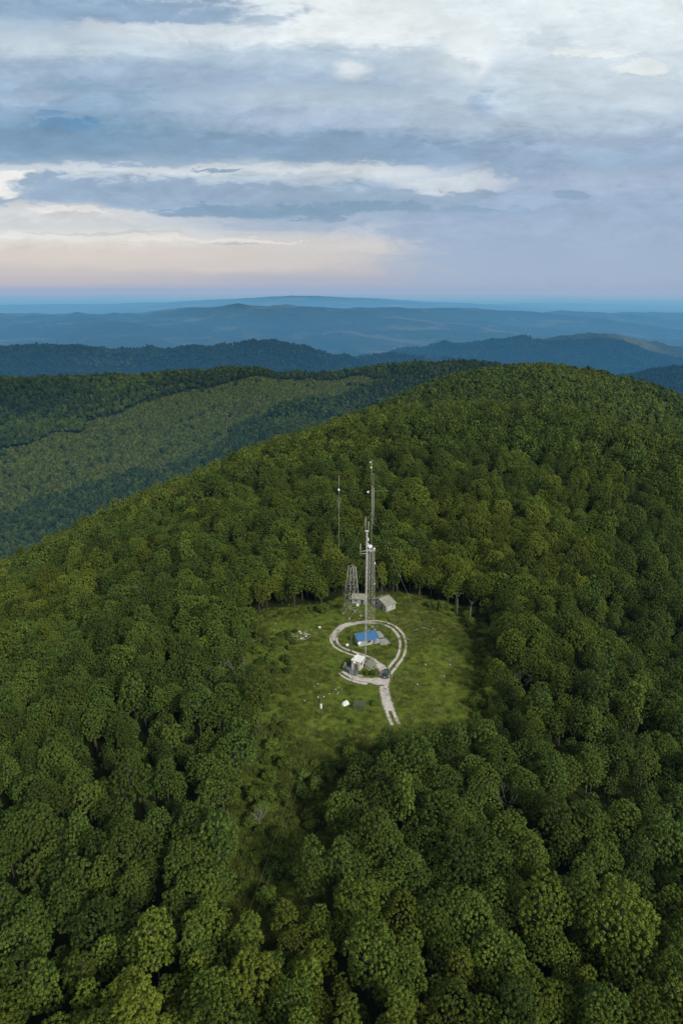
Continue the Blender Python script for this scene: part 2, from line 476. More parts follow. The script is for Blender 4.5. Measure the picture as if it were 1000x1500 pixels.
def trunk_mesh(name, seed, hb, Ht, cs, r0=0.24):
    """tapered trunk up into the crown with limbs out to some of its lobes; crown base at height hb"""
    g = random.Random(seed); mb = MB()
    top = hb + Ht * 0.72
    lean = (g.uniform(-.5, .5), g.uniform(-.5, .5))
    pts = []; rs = []
    for i in range(6):
        t = i / 5
        pts.append((lean[0] * t * t + g.uniform(-.08, .08) * t, lean[1] * t * t + g.uniform(-.08, .08) * t, -0.6 + (top + 0.6) * t)); rs.append(r0 * (1.25 if i == 0 else 1) * (1 - 0.8 * t))
    mb.tube(pts, rs, 7)
    for c in list(cs)[::3]:
        z0 = hb * 0.85 + (c[2]) * 0.45
        t = z0 / top
        b = Vector((lean[0] * t * t, lean[1] * t * t, z0)); e = Vector((c[0], c[1], hb + c[2]))
        mid = b.lerp(e, 0.5) + Vector((0, 0, -0.25))
        mb.tube([b, mid, e], [r0 * 0.4, r0 * 0.28, r0 * 0.1], 5)
    me = bpy.data.meshes.new(name); me.from_pydata(mb.v, [], mb.f); me.polygons.foreach_set('use_smooth', mb.sm)
    me.materials.append(BARK); me.update()
    return me

# near kinds: (word, crown radius, crown height, crown base height, lobes, leaves)
KINDS = [('broad', 3.5, 5.8, 3.2, 32), ('broad', 3.1, 6.0, 3.2, 28), ('broad', 3.9, 5.6, 3.4, 38),
         ('tall', 2.5, 6.6, 3.4, 22), ('tall', 2.3, 7.0, 3.2, 20), ('tall', 2.8, 6.4, 3.4, 24),
         ('small', 2.0, 4.8, 2.6, 15), ('small', 1.8, 4.4, 2.4, 13)]
SHAPES = []        # (word, tint index, crown mesh, trunk mesh, base height, radius, height)
for i, (wd, rw, ht, hb, nl) in enumerate(KINDS):
    for t in range(3):
        sd = 100 + i * 10 + t
        cm, cs = crown_mesh('crown', LEAF[t], sd, rw, ht, nl, 0.47, 0.29, 24, 0.205, pointed=0.2 if wd == 'tall' else 0.0, clumpy=True)
        tm = trunk_mesh('trunk', sd, hb, ht, cs, {'broad': 0.26, 'tall': 0.20, 'small': 0.15}[wd])
        SHAPES.append((wd, t, cm, tm, hb, rw, ht))

def scatter(x0, x1, y0, y1, s, jit=0.36):
    nx = int((x1 - x0) / s) + 1; ny = int((y1 - y0) / (s * 0.87)) + 1
    ix, iy = np.meshgrid(np.arange(nx), np.arange(ny))
    x = x0 + (ix + 0.5 * (iy % 2)) * s + rng.uniform(-jit, jit, ix.shape) * s
    y = y0 + iy * s * 0.87 + rng.uniform(-jit, jit, ix.shape) * s
    return x.ravel(), y.ravel()

def fan(x, y, r0, r1, half=34.0, apron=30.0):
    r = np.hypot(x, y); a = np.abs(x) < np.tan(R(half)) * y + apron
    return (r >= r0) & (r < r1) & a & (y > 0)
def scatter_object(name, pts, idx, rot, scl, shapes, label, cat, var_seed=0):
    """ONE object that carries many crowns: a point cloud mesh with a geometry-node instancer"""
    me = bpy.data.meshes.new(name)
    n = len(pts)
    me.vertices.add(n); me.vertices.foreach_set('co', np.asarray(pts, np.float32).ravel())
    a = me.attributes.new('idx', 'INT', 'POINT'); a.data.foreach_set('value', np.asarray(idx, np.int32))
    a = me.attributes.new('rot', 'FLOAT_VECTOR', 'POINT'); a.data.foreach_set('vector', np.asarray(rot, np.float32).ravel())
    a = me.attributes.new('scl', 'FLOAT_VECTOR', 'POINT'); a.data.foreach_set('vector', np.asarray(scl, np.float32).ravel())
    me.update()
    o = link(name, me)
    ng = bpy.data.node_groups.new(name + ' scatter', 'GeometryNodeTree')
    ng.interface.new_socket('Geometry', in_out='INPUT', socket_type='NodeSocketGeometry')
    ng.interface.new_socket('Geometry', in_out='OUTPUT', socket_type='NodeSocketGeometry')
    N, L = ng.nodes, ng.links
    gi = N.new('NodeGroupInput'); go = N.new('NodeGroupOutput')
    iop = N.new('GeometryNodeInstanceOnPoints')
    jo = N.new('GeometryNodeGeometryToInstance')
    for s in reversed(shapes):
        oi = N.new('GeometryNodeObjectInfo'); oi.transform_space = 'ORIGINAL'
        oi.inputs['Object'].default_value = s; oi.inputs['As Instance'].default_value = False
        L.new(oi.outputs['Geometry'], jo.inputs[0])
    # each shape becomes an instance of its own
    N.remove(jo)
    join = N.new('GeometryNodeJoinGeometry')
    for s in reversed(shapes):
        oi = N.new('GeometryNodeObjectInfo'); oi.transform_space = 'ORIGINAL'
        oi.inputs['Object'].default_value = s; oi.inputs['As Instance'].default_value = True
        L.new(oi.outputs['Geometry'], join.inputs[0])
    def attr(nm, t):
        q = N.new('GeometryNodeInputNamedAttribute'); q.data_type = t; q.inputs['Name'].default_value = nm
        return [x for x in q.outputs if x.enabled][0]
    L.new(gi.outputs[0], iop.inputs['Points']); L.new(join.outputs[0], iop.inputs['Instance'])
    iop.inputs['Pick Instance'].default_value = True
    L.new(attr('idx', 'INT'), iop.inputs['Instance Index'])
    er = N.new('FunctionNodeEulerToRotation'); L.new(attr('rot', 'FLOAT_VECTOR'), er.inputs[0]); L.new(er.outputs[0], iop.inputs['Rotation'])
    L.new(attr('scl', 'FLOAT_VECTOR'), iop.inputs['Scale'])
    L.new(iop.outputs[0], go.inputs[0])
    for nd in [n_ for n_ in N if n_.bl_idname == 'GeometryNodeObjectInfo' and not n_.outputs['Geometry'].is_linked]: N.remove(nd)
    md = o.modifiers.new('scatter', 'NODES'); md.node_group = ng
    return tag(o, label, cat, kind='stuff')

def proto(name, me):
    return bpy.data.objects.new(name, me)        # geometry source only; crowns of the far forest

def lod(prefix, seed, specs, mats, clumpy=False):
    out = []
    for i, sp in enumerate(specs):
        for t, m in enumerate(mats):
            me, _ = crown_mesh(prefix, m, seed + i * 7 + t, *sp[:-1], pointed=sp[-1], clumpy=clumpy)
            out.append(proto(prefix, me))
    return out

# --- near forest
X, Y = scatter(-420, 420, 40, 640, 4.45)
m = fan(X, Y, 52, 620); X, Y = X[m], Y[m]
cd = np.full(len(X), 99.0); nr = np.hypot(X, Y - 150) < 150
cd[nr] = poly_dist(X[nr], Y[nr], CLEAR)
cd[nr] += 3.2 * fbm(X[nr], Y[nr], 17, 3, 98)
keep = (cd > 1.2) & ((rng.uniform(size=len(X)) > 0.018) | (np.hypot(X, Y) > 260))
X, Y, cd = X[keep], Y[keep], cd[keep]
BARE = [(-69.5, 218, 4.5), (-33.8, 161, 4.5), (-28.6, 163, 4), (34.2, 114, 4.5), (41.6, 199.5, 4), (38.6, 206.5, 3), (47.5, 157, 4.5), (-0.9, 233, 1.5)]
ok_ = np.ones(len(X), bool)
for a, b, r in BARE: ok_ &= np.hypot(X - a, Y - b) > r
X, Y, cd = X[ok_], Y[ok_], cd[ok_]
Z = H(X, Y)
cl = fbm(X, Y, 40, 2, 91) + rng.normal(0, 0.35, len(X))      # stands of one kind
tn = fbm(X, Y, 60, 2, 92) + rng.normal(0, 0.30, len(X)) - 0.30 * (1 - sstep(110, 210, np.hypot(X, Y))) + 0.10 * sstep(220, 330, np.hypot(X, Y))  # leaf tints darker in the foreground, lighter up the hill: shade put into colour
kind = np.where(cl > 0.0, rng.integers(0, 3, len(X)), np.where(cl > -0.38, rng.integers(3, 6, len(X)), rng.integers(6, 8, len(X))))
kind = np.where((cd < 5) & (kind < 3) & (rng.uniform(size=len(X)) < 0.7), rng.integers(3, 6, len(X)), kind)
edge_ = (cd < 4.5)
kind = np.where(edge_ & (rng.uniform(size=len(X)) < 0.6), rng.integers(6, 8, len(X)), kind)
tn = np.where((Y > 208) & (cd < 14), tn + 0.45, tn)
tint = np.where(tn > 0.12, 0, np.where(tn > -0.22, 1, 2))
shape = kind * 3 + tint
size = np.clip(rng.normal(1.0, 0.19, len(X)), 0.62, 1.5)
tall = size * rng.uniform(0.84, 1.36, len(X))
rotz = rng.uniform(0, 6.283, len(X))
cp, sp = math.cos(R(PITCH)), math.sin(R(PITCH))
hb_ = np.array([s[4] for s in SHAPES])[shape]; rw_ = np.array([s[5] for s in SHAPES])[shape]; ht_ = np.array([s[6] for s in SHAPES])[shape]
zt = Z + (hb_ + 0.7 * ht_) * tall
depth = Y * cp - (zt - CAM_Z) * sp
px = X / depth; py = (Y * sp + (zt - CAM_Z) * cp) / depth
seen = (np.abs(px) < 0.5 + rw_ * 0.6 / depth) & (np.abs(py) < 0.75 + 4.0 / depth)
show = np.where(seen, rw_ * size / depth, 0)
order = np.argsort(-show)
single = np.zeros(len(X), bool); single[order[:300]] = True

def region(x, y):
    """where a tree stands, in words one can find in the photograph"""
    if y > 214 and -30 < x < 46: return 'behind the stone sheds'
    if y > 135:
        side = 'left' if x < 0 else 'right'
        k = float(poly_dist(np.array([x]), np.array([y]), CLEAR)[0])
        return f'on the {side} edge of the clearing' if k < 8 else f'in the forest {side} of the clearing'
    if y > 105:
        if x < -16: return 'left of the overgrown cutting'
        return 'below the end of the gravel track' if x < 24 else 'at the lower right picture edge'
    if x < -30: return 'in the bottom left corner'
    if x < 2: return 'at the foot of the cutting'
    return 'at the bottom centre right' if x < 26 else 'in the bottom right corner'
WORD = {'broad': 'broad domed', 'tall': 'narrow tall', 'small': 'small round'}
TONE = ['olive green', 'mid green', 'dark green']
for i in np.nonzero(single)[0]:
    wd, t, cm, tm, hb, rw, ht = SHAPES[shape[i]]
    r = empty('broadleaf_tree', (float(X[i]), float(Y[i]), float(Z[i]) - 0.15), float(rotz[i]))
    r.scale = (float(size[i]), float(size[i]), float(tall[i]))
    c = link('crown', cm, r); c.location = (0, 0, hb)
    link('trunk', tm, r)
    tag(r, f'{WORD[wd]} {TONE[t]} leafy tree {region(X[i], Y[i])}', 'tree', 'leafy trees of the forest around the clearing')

rest = ~single
dist = np.hypot(X, Y)
mid = rest & (dist > 330)
nearrest = rest & ~mid
SRC = [proto('crown', s[2]) for s in SHAPES]
# trunks of the unlisted near trees go in with their crowns
SRCT = [proto('trunk', s[3]) for s in SHAPES]
k = np.nonzero(nearrest)[0]
P1 = np.stack([X[k], Y[k], Z[k] - 0.15 + hb_[k] * tall[k]], -1); P2 = np.stack([X[k], Y[k], Z[k] - 0.15], -1)
e3 = lambda a: np.stack([a * 0, a * 0, a], -1)
sc3 = lambda a, b: np.stack([a, a, b], -1)
LOD1 = lod('crown', 300, [(3.5, 5.8, 24, 0.8, 0.46, 13, 0.48, 0), (3.1, 6.0, 22, 0.8, 0.46, 13, 0.48, 0.1), (2.5, 6.6, 18, 0.78, 0.44, 13, 0.46, 0.2), (2.0, 4.8, 12, 0.76, 0.42, 12, 0.44, 0)], LEAF, clumpy=True)
k2 = np.nonzero(mid)[0]
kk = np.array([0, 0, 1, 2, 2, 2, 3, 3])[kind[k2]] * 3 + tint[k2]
P3 = np.stack([X[k2], Y[k2], Z[k2] + hb_[k2] * tall[k2]], -1)
n1, n2 = len(SRC), len(SRC) + len(SRCT)
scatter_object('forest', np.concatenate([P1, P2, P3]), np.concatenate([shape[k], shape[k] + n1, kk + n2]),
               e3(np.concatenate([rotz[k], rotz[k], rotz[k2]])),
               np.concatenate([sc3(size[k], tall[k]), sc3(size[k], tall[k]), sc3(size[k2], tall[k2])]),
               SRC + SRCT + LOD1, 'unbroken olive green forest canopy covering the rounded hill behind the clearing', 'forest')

# --- far forest
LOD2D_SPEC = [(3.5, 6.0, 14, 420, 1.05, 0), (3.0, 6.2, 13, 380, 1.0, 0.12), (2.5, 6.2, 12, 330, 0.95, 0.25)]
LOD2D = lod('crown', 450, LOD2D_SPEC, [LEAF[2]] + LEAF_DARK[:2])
LOD2 = lod('crown', 400, [(3.5, 6.0, 14, 420, 1.05, 0), (3.0, 6.2, 13, 380, 1.0, 0.12), (2.5, 6.2, 12, 330, 0.95, 0.25)], LEAF)
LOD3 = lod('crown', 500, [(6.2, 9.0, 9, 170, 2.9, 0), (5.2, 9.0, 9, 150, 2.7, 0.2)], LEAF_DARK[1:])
LODY = lod('crown', 600, [(2.4, 3.6, 8, 120, 1.15, 0.15), (2.1, 4.0, 8, 110, 1.1, 0.2)], [LEAF_YOUNG])
YOUNG = [(-620, 985), (-556, 1087), (-475, 1171), (-429, 1293), (-361, 1388), (-262, 1465), (-156, 1572), (-110, 1620), (-20, 1655), (60, 1700), (73, 1647), (31, 1552), (-73, 1463), (-139, 1385), (-215, 1247), (-304, 1092), (-392, 991), (-432, 939), (-468, 887), (-508, 820), (-620, 780)]
def far_forest(name, r0, r1, s, shapes, hb, label, young=False, scale=1.0, nk=1, bias=0.0):
    h = r1 * math.tan(R(34)) + 30
    x, y = scatter(-h, h, 0, r1, s)
    m = fan(x, y, r0, r1); x, y = x[m], y[m]
    yd = poly_dist(x, y, YOUNG) + 30 * fbm(x, y, 120, 4, 95) + 16 * fbm(x, y, 26, 3, 97)
    m = (yd < 0) if young else ((yd > 3) | (rng.uniform(size=len(x)) < 0.03))
    x, y = x[m], y[m]; z = H(x, y)
    # leave out what lies behind a crest or deep in the hidden valley floors
    if not young:
        u = np.arctan2(x, y); rr = np.hypot(x, y)
        hid = np.zeros(len(x), bool)
        for f in np.linspace(0.06, 0.97, 46):
            xx, yy = x * f, y * f
            if True:
                zz = H(xx, yy); lz = (CAM_Z + 45) + (z + 25 - CAM_Z - 45) * f
                hid |= zz > lz
        x, y, z = x[~hid], y[~hid], z[~hid]
    n = len(x)
    t = fbm(x, y, 150, 3, 96) + rng.normal(0, 0.3, n) - bias
    nm = (len(LOD2) if len(shapes) > len(LOD2) else len(shapes)) // nk
    if young: ix = rng.integers(0, len(shapes), n)
    elif nk == 3: ix = rng.integers(0, nm, n) * 3 + np.where(t > 0.25, 0, np.where(t > -0.15, 1, 2))
    else: ix = rng.integers(0, nm, n) * 2 + np.where(t > 0.0, 0, 1)
    sz = np.clip(rng.normal(1.0, 0.16, n), 0.65, 1.5) * scale; tl = sz * rng.uniform(0.85, 1.2, n)
    print(name, n)
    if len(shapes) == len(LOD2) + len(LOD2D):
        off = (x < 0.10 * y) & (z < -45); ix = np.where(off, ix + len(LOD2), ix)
    return scatter_object(name, np.stack([x, y, z + hb * tl], -1), ix, e3(rng.uniform(0, 6.28, n)), sc3(sz, tl), shapes, label, 'forest')
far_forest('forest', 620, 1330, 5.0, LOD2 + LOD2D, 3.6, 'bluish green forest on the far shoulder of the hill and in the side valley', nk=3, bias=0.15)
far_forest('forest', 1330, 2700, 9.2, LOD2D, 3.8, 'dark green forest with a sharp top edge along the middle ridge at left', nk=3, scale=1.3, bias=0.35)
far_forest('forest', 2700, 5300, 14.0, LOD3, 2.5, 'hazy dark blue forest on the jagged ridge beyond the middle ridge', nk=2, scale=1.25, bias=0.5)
far_forest('young_forest', 700, 1800, 4.0, LODY, 0.6, 'pale yellow green young plantation strip on the middle ridge at left', young=True)

# ---------------------------------------------------------------- sky, haze, sun, camera
SUN_EL, SUN_AZ = 34.0, 142.0          # azimuth clockwise from +Y (the view direction)
SKY_LEFT = [(-0.00, (160, 172, 190)), (0.82, (186, 184, 189)), (1.49, (195, 190, 190)), (2.75, (212, 203, 195)), (3.99, (225, 222, 215)), (5.22, (205, 208, 210)), (6.43, (212, 213, 214)), (6.91, (160, 180, 203)), (7.86, (162, 182, 202)), (8.90, (200, 210, 218)), (9.27, (150, 172, 195)), (10.19, (130, 160, 185)), (11.79, (122, 156, 183)), (13.13, (140, 168, 195)), (14.45, (150, 175, 200)), (15.74, (160, 182, 204)), (17.23, (195, 210, 220)), (18.07, (175, 195, 212)), (19.52, (150, 175, 198))]
SKY_MID = [(-0.00, (152, 168, 190)), (0.72, (168, 174, 191)), (1.74, (188, 186, 191)), (3.75, (206, 202, 200)), (4.73, (190, 196, 204)), (5.61, (162, 180, 201)), (6.19, (132, 160, 188)), (7.63, (150, 172, 195)), (8.57, (185, 200, 212)), (9.05, (212, 219, 224)), (9.87, (145, 168, 192)), (10.88, (140, 165, 190)), (12.23, (170, 188, 208)), (13.57, (180, 198, 212)), (14.88, (165, 185, 205)), (16.60, (180, 198, 213)), (17.86, (230, 238, 240)), (19.52, (222, 232, 236))]
SKY_RIGHT = [(-0.00, (142, 166, 192)), (1.23, (152, 172, 198)), (3.75, (158, 178, 204)), (6.19, (155, 175, 203)), (7.39, (158, 178, 203)), (8.57, (165, 182, 205)), (9.73, (152, 175, 200)), (11.11, (160, 180, 203)), (12.23, (180, 198, 213)), (14.01, (193, 209, 220)), (15.74, (206, 219, 228)), (17.44, (222, 232, 236)), (19.52, (226, 236, 239))]
# cloud patches: bearing, height, half width, half height (degrees), colour, amount, softness
CLOUDS = [
    (0.00, 18.90, 5.35, 1.43, (236, 242, 243), 0.80, 0.90),
    (-15.04, 19.19, 9.22, 0.90, (142, 168, 195), 0.90, 0.90),
    (-5.35, 18.78, 2.19, 0.49, (165, 185, 205), 0.70, 0.80),
    (-11.24, 18.07, 6.84, 0.58, (218, 228, 233), 0.75, 0.90),
    (0.99, 15.66, 1.25, 0.75, (236, 241, 242), 0.70, 1.30),
    (2.95, 17.02, 2.71, 0.34, (190, 203, 215), 0.55, 0.80),
    (9.38, 16.39, 2.07, 1.52, (234, 241, 242), 0.80, 0.80),
    (14.30, 16.60, 2.22, 1.05, (206, 219, 228), 0.65, 0.80),
    (17.77, 16.51, 3.70, 0.25, (236, 241, 240), 0.75, 0.60),
    (21.32, 15.74, 2.08, 0.39, (236, 241, 240), 0.75, 0.60),
    (6.95, 15.66, 2.48, 0.77, (198, 212, 222), 0.60, 0.90),
    (11.06, 13.57, 1.51, 0.96, (158, 179, 205), 0.75, 0.80),
    (7.28, 13.79, 1.10, 0.35, (170, 188, 208), 0.65, 0.70),
    (16.98, 14.66, 3.99, 0.61, (200, 214, 223), 0.60, 0.90),
    (23.12, 13.57, 3.02, 0.88, (205, 218, 226), 0.60, 0.90),
    (-18.97, 14.66, 1.90, 0.61, (135, 165, 189), 0.65, 0.80),
    (-15.05, 13.92, 1.50, 0.39, (140, 168, 193), 0.65, 0.70),
    (-23.06, 14.01, 3.51, 0.35, (168, 186, 206), 0.60, 0.80),
    (-10.56, 13.48, 3.02, 0.53, (172, 190, 208), 0.60, 0.90),
    (-7.47, 15.05, 3.49, 0.22, (158, 180, 204), 0.60, 0.80),
    (-20.33, 11.79, 2.44, 0.54, (92, 146, 186), 0.85, 0.80),
    (-21.70, 12.90, 1.31, 0.22, (105, 150, 186), 0.70, 0.70),
    (-22.00, 10.65, 6.65, 1.27, (118, 150, 178), 0.65, 0.90),
    (-3.58, 10.51, 13.32, 0.68, (130, 156, 182), 0.80, 0.80),
    (7.69, 10.33, 8.20, 0.73, (142, 166, 193), 0.60, 0.90),
    (13.43, 9.04, 3.10, 0.65, (146, 169, 196), 0.70, 0.90),
    (-25.58, 8.00, 2.39, 0.84, (241, 241, 237), 1.00, 0.35),
    (-13.44, 8.99, 9.30, 0.33, (214, 221, 226), 0.50, 0.70),
    (-9.82, 8.94, 1.76, 0.11, (135, 160, 185), 0.85, 0.60),
    (2.07, 8.90, 5.69, 0.65, (216, 222, 226), 0.45, 0.70),
    (8.31, 8.19, 4.67, 0.70, (222, 227, 229), 0.60, 0.70),
    (-5.19, 8.29, 4.67, 0.42, (192, 206, 217), 0.35, 0.80),
    (-21.61, 7.72, 3.12, 0.80, (150, 173, 197), 0.90, 0.50),
    (-13.57, 7.34, 8.35, 0.95, (150, 172, 197), 0.90, 0.60),
    (-8.92, 6.38, 7.09, 0.43, (128, 157, 184), 0.90, 0.50),
    (3.14, 6.96, 9.16, 0.81, (150, 172, 195), 0.90, 0.55),
    (1.05, 6.24, 6.04, 0.38, (130, 158, 184), 0.90, 0.50),
    (10.50, 6.38, 2.89, 0.24, (136, 162, 188), 0.80, 0.50),
    (17.73, 7.48, 1.25, 0.38, (140, 165, 191), 0.85, 0.45),
    (15.23, 6.29, 3.05, 0.34, (146, 169, 196), 0.85, 0.50),
    (14.15, 6.62, 0.63, 0.29, (146, 169, 196), 0.85, 0.50),
    (-21.55, 6.19, 2.89, 0.19, (233, 231, 227), 0.85, 0.50),
    (-2.11, 5.61, 2.37, 0.24, (130, 157, 184), 0.85, 0.50),
    (-4.23, 5.12, 6.35, 0.39, (165, 182, 203), 0.70, 0.80),
    (-24.46, 4.19, 3.72, 0.30, (232, 233, 231), 0.70, 0.70),
    (-15.93, 4.39, 7.97, 0.15, (190, 197, 206), 0.60, 0.70),
    (-15.44, 3.94, 9.05, 0.20, (230, 226, 220), 0.70, 0.60),
    (-5.33, 3.80, 2.66, 0.10, (233, 226, 219), 0.70, 0.50),
    (-8.54, 3.60, 2.13, 0.08, (178, 182, 194), 0.70, 0.50),
    (-10.75, 2.35, 13.97, 0.90, (213, 204, 197), 0.60, 0.90),
    (16.06, 3.00, 12.85, 3.05, (156, 176, 203), 0.95, 1.00),
    (10.60, 4.73, 10.60, 0.78, (158, 177, 203), 0.85, 0.70),
]
def build_world():
    w = bpy.data.worlds.new('World'); scene.world = w; w.use_nodes = True
    nt = NT(w.node_tree); nt.n.clear()
    out = nt.new('ShaderNodeOutputWorld')
    sky = nt.new('ShaderNodeTexSky', sky_type='NISHITA'); sky.sun_disc = False
    sky.sun_elevation = R(SUN_EL); sky.sun_rotation = R(SUN_AZ); sky.altitude = 1500
    bs = nt.new('ShaderNodeBackground'); nt.l.new(sky.outputs[0], bs.inputs[0]); bs.inputs[1].default_value = 0.08
    d = nt.new('ShaderNodeTexCoord').outputs['Generated']
    sx = nt.new('ShaderNodeSeparateXYZ'); nt.l.new(d, sx.inputs[0])
    x, y, z = sx.outputs
    # heights and bearings of the clouds, as slopes against the horizontal direction +Y
    DEG = 57.29578
    yy = nt.m('MAXIMUM', y, 0.22)
    az0 = nt.m('MULTIPLY', nt.m('DIVIDE', x, yy), DEG); el0 = nt.m('MULTIPLY', nt.m('DIVIDE', z, yy), DEG)
    # clouds lie on a layer overhead: their texture is stretched towards the horizon
    zz = nt.m('ADD', nt.m('MAXIMUM', z, 0.0), 0.07)
    cp_ = nt.comb(nt.m('DIVIDE', x, zz), nt.m('DIVIDE', y, zz), 0.0)
    vv = nt.comb(nt.m('MULTIPLY', az0, 0.06), nt.m('MULTIPLY', el0, 0.20), 3.7)
    w1 = nt.noise(vv, 1.0, 5, 0.58); w2 = nt.noise(nt.comb(nt.m('MULTIPLY', az0, 0.22), nt.m('MULTIPLY', el0, 0.75), 9.2), 1.0, 7, 0.62, 0.5)
    w4 = nt.noise(nt.comb(nt.m('MULTIPLY', az0, 0.16), nt.m('MULTIPLY', el0, 0.40), 4.1), 1.0, 6, 0.6, 0.8)
    w5 = nt.noise(nt.comb(nt.m('MULTIPLY', az0, 0.62), nt.m('MULTIPLY', el0, 1.9), 2.3), 1.0, 6, 0.65, 0.6)
    w3 = nt.noise(cp_, 1.3, 6, 0.62, 0.35)
    hor = nt.smooth(el0, 0.4, 6.0)
    off = nt.m('ADD', nt.m('MULTIPLY', nt.m('SUBTRACT', w1, 0.5), 2.2), nt.m('ADD', nt.m('MULTIPLY', nt.m('SUBTRACT', w2, 0.5), 1.9), nt.m('MULTIPLY', nt.m('SUBTRACT', w5, 0.5), 0.9)))
    off = nt.m('ADD', off, 0.42)
    el = nt.m('ADD', el0, nt.m('MULTIPLY', off, nt.m('ADD', nt.m('MULTIPLY', hor, 0.75), 0.22)))
    az = nt.m('ADD', az0, nt.m('ADD', nt.m('MULTIPLY', nt.m('SUBTRACT', nt.noise(vv, 1.7, 4, 0.6), 0.5), 4.0), nt.m('MULTIPLY', nt.m('SUBTRACT', w4, 0.5), 3.0)))
    def ramp(stops):
        n = nt.new('ShaderNodeValToRGB'); cr = n.color_ramp; cr.interpolation = 'EASE'
        mx = 22.0
        f = nt.m('DIVIDE', el, mx); nt.l.new(f, n.inputs[0])
        cr.elements[0].position = stops[0][0] / mx; cr.elements[0].color = rgba(lin(*stops[0][1]))
        cr.elements[1].position = stops[-1][0] / mx; cr.elements[1].color = rgba(lin(*stops[-1][1]))
        for e, c in stops[1:-1]:
            q = cr.elements.new(e / mx); q.color = rgba(lin(*c))
        return n.outputs[0]
    c = nt.mix(nt.smooth(az, -19.0, -3.5), ramp(SKY_LEFT), ramp(SKY_MID))
    c = nt.mix(nt.smooth(az, 0.0, 15.0), c, ramp(SKY_RIGHT))
    for a0, e0, ra, re, colr, amt, soft in CLOUDS:
        da = nt.m('DIVIDE', nt.m('SUBTRACT', az, a0), ra); de = nt.m('DIVIDE', nt.m('SUBTRACT', el, e0), re)
        r2 = nt.m('SQRT', nt.m('ADD', nt.m('MULTIPLY', da, da), nt.m('MULTIPLY', de, de)))
        r2 = nt.m('ADD', r2, nt.m('ADD', nt.m('MULTIPLY', nt.m('SUBTRACT', w2, 0.5), 1.5), nt.m('MULTIPLY', nt.m('ADD', nt.m('SUBTRACT', w4, 0.5), nt.m('MULTIPLY', nt.m('SUBTRACT', w5, 0.5), 0.5)), 1.4)))
        f = nt.smooth(r2, 1.0 + soft * 0.42, 1.0 - soft * 0.5)
        c = nt.mix(nt.m('MULTIPLY', f, amt), c, lin(*colr))
    # small scale texture of the cloud bellies
    t = nt.m('ADD', nt.m('MULTIPLY', nt.m('SUBTRACT', w3, 0.5), 0.16), nt.m('ADD', nt.m('ADD', nt.m('MULTIPLY', nt.m('SUBTRACT', w2, 0.5), 0.50), nt.m('MULTIPLY', nt.m('SUBTRACT', w5, 0.5), 0.26)), nt.m('MULTIPLY', nt.m('SUBTRACT', w4, 0.5), 0.42)))
    t = nt.m('MULTIPLY', t, nt.smooth(el0, 0.8, 7.0))
    hs = nt.new('ShaderNodeHueSaturation'); nt.put(hs.inputs['Value'], nt.m('ADD', t, 1.0)); nt.put(hs.inputs['Color'], c)
    # the overcast overhead, out of the picture
    top = nt.mix(nt.smooth(w3, 0.35, 0.65), lin(*ZEN[0]), lin(*ZEN[1]))
    c = nt.mix(nt.smooth(el0, 22.0, 34.0), hs.outputs[0], top)
    bc = nt.new('ShaderNodeBackground'); nt.l.new(c, bc.inputs[0]); bc.inputs[1].default_value = 1.04
    mx = nt.new('ShaderNodeMixShader'); mx.inputs[0].default_value = 0.93
    nt.l.new(bs.outputs[0], mx.inputs[1]); nt.l.new(bc.outputs[0], mx.inputs[2]); nt.l.new(mx.outputs[0], out.inputs['Surface'])
    w.cycles.sampling_method = 'MANUAL'; w.cycles.sample_map_resolution = 512
ZEN = [(146, 153, 158), (190, 194, 194)]
build_world()

def build_haze(name, top, sig, air, start=-90000):
    """blue air between the hills: a volume that absorbs and glows with scattered skylight"""
    m = bpy.data.materials.new(name); m.use_nodes = True
    nt = NT(m.node_tree); nt.n.clear(); out = nt.new('ShaderNodeOutputMaterial')
    ab = nt.new('ShaderNodeVolumeAbsorption'); em = nt.new('ShaderNodeEmission')
    s = max(sig)
    # absorption coefficient = density * (1 - colour)
    ab.inputs['Density'].default_value = s; ab.inputs['Color'].default_value = (1 - sig[0] / s, 1 - sig[1] / s, 1 - sig[2] / s, 1)
    e = [a * b for a, b in zip(sig, air)]; mx = max(e)
    em.inputs['Color'].default_value = (e[0] / mx, e[1] / mx, e[2] / mx, 1); em.inputs['Strength'].default_value = mx
    ad = nt.new('ShaderNodeAddShader'); nt.l.new(ab.outputs[0], ad.inputs[0]); nt.l.new(em.outputs[0], ad.inputs[1]); nt.l.new(ad.outputs[0], out.inputs['Volume'])
    mb = MB().box((0, (start + 330000 + top) / 2, (top - 1400) / 2), (640000 + top, 330000 + top - start, top + 1400))
    return tag(mb.build('haze', m), kind='structure')
HAZE_AIR = lin(152, 174, 202)
build_haze('far haze', -120, (1 / 12000, 1 / 20000, 1 / 24000), lin(156, 173, 200), 43000)
build_haze('thin haze', 220, (1 / 170000, 1 / 60000, 1 / 42000), HAZE_AIR)
build_haze('valley haze', -75, (1 / 54000, 1 / 15500, 1 / 10500), HAZE_AIR)

sd = bpy.data.lights.new('sun', 'SUN'); sd.energy = 3.5; sd.angle = R(10); sd.color = (1.0, 0.94, 0.84)
so = bpy.data.objects.new('sun', sd); col.objects.link(so)
sdir = Vector((math.sin(R(SUN_AZ)) * math.cos(R(SUN_EL)), math.cos(R(SUN_AZ)) * math.cos(R(SUN_EL)), math.sin(R(SUN_EL))))
so.location = sdir * 300; so.rotation_euler = (-sdir).to_track_quat('-Z', 'Y').to_euler()

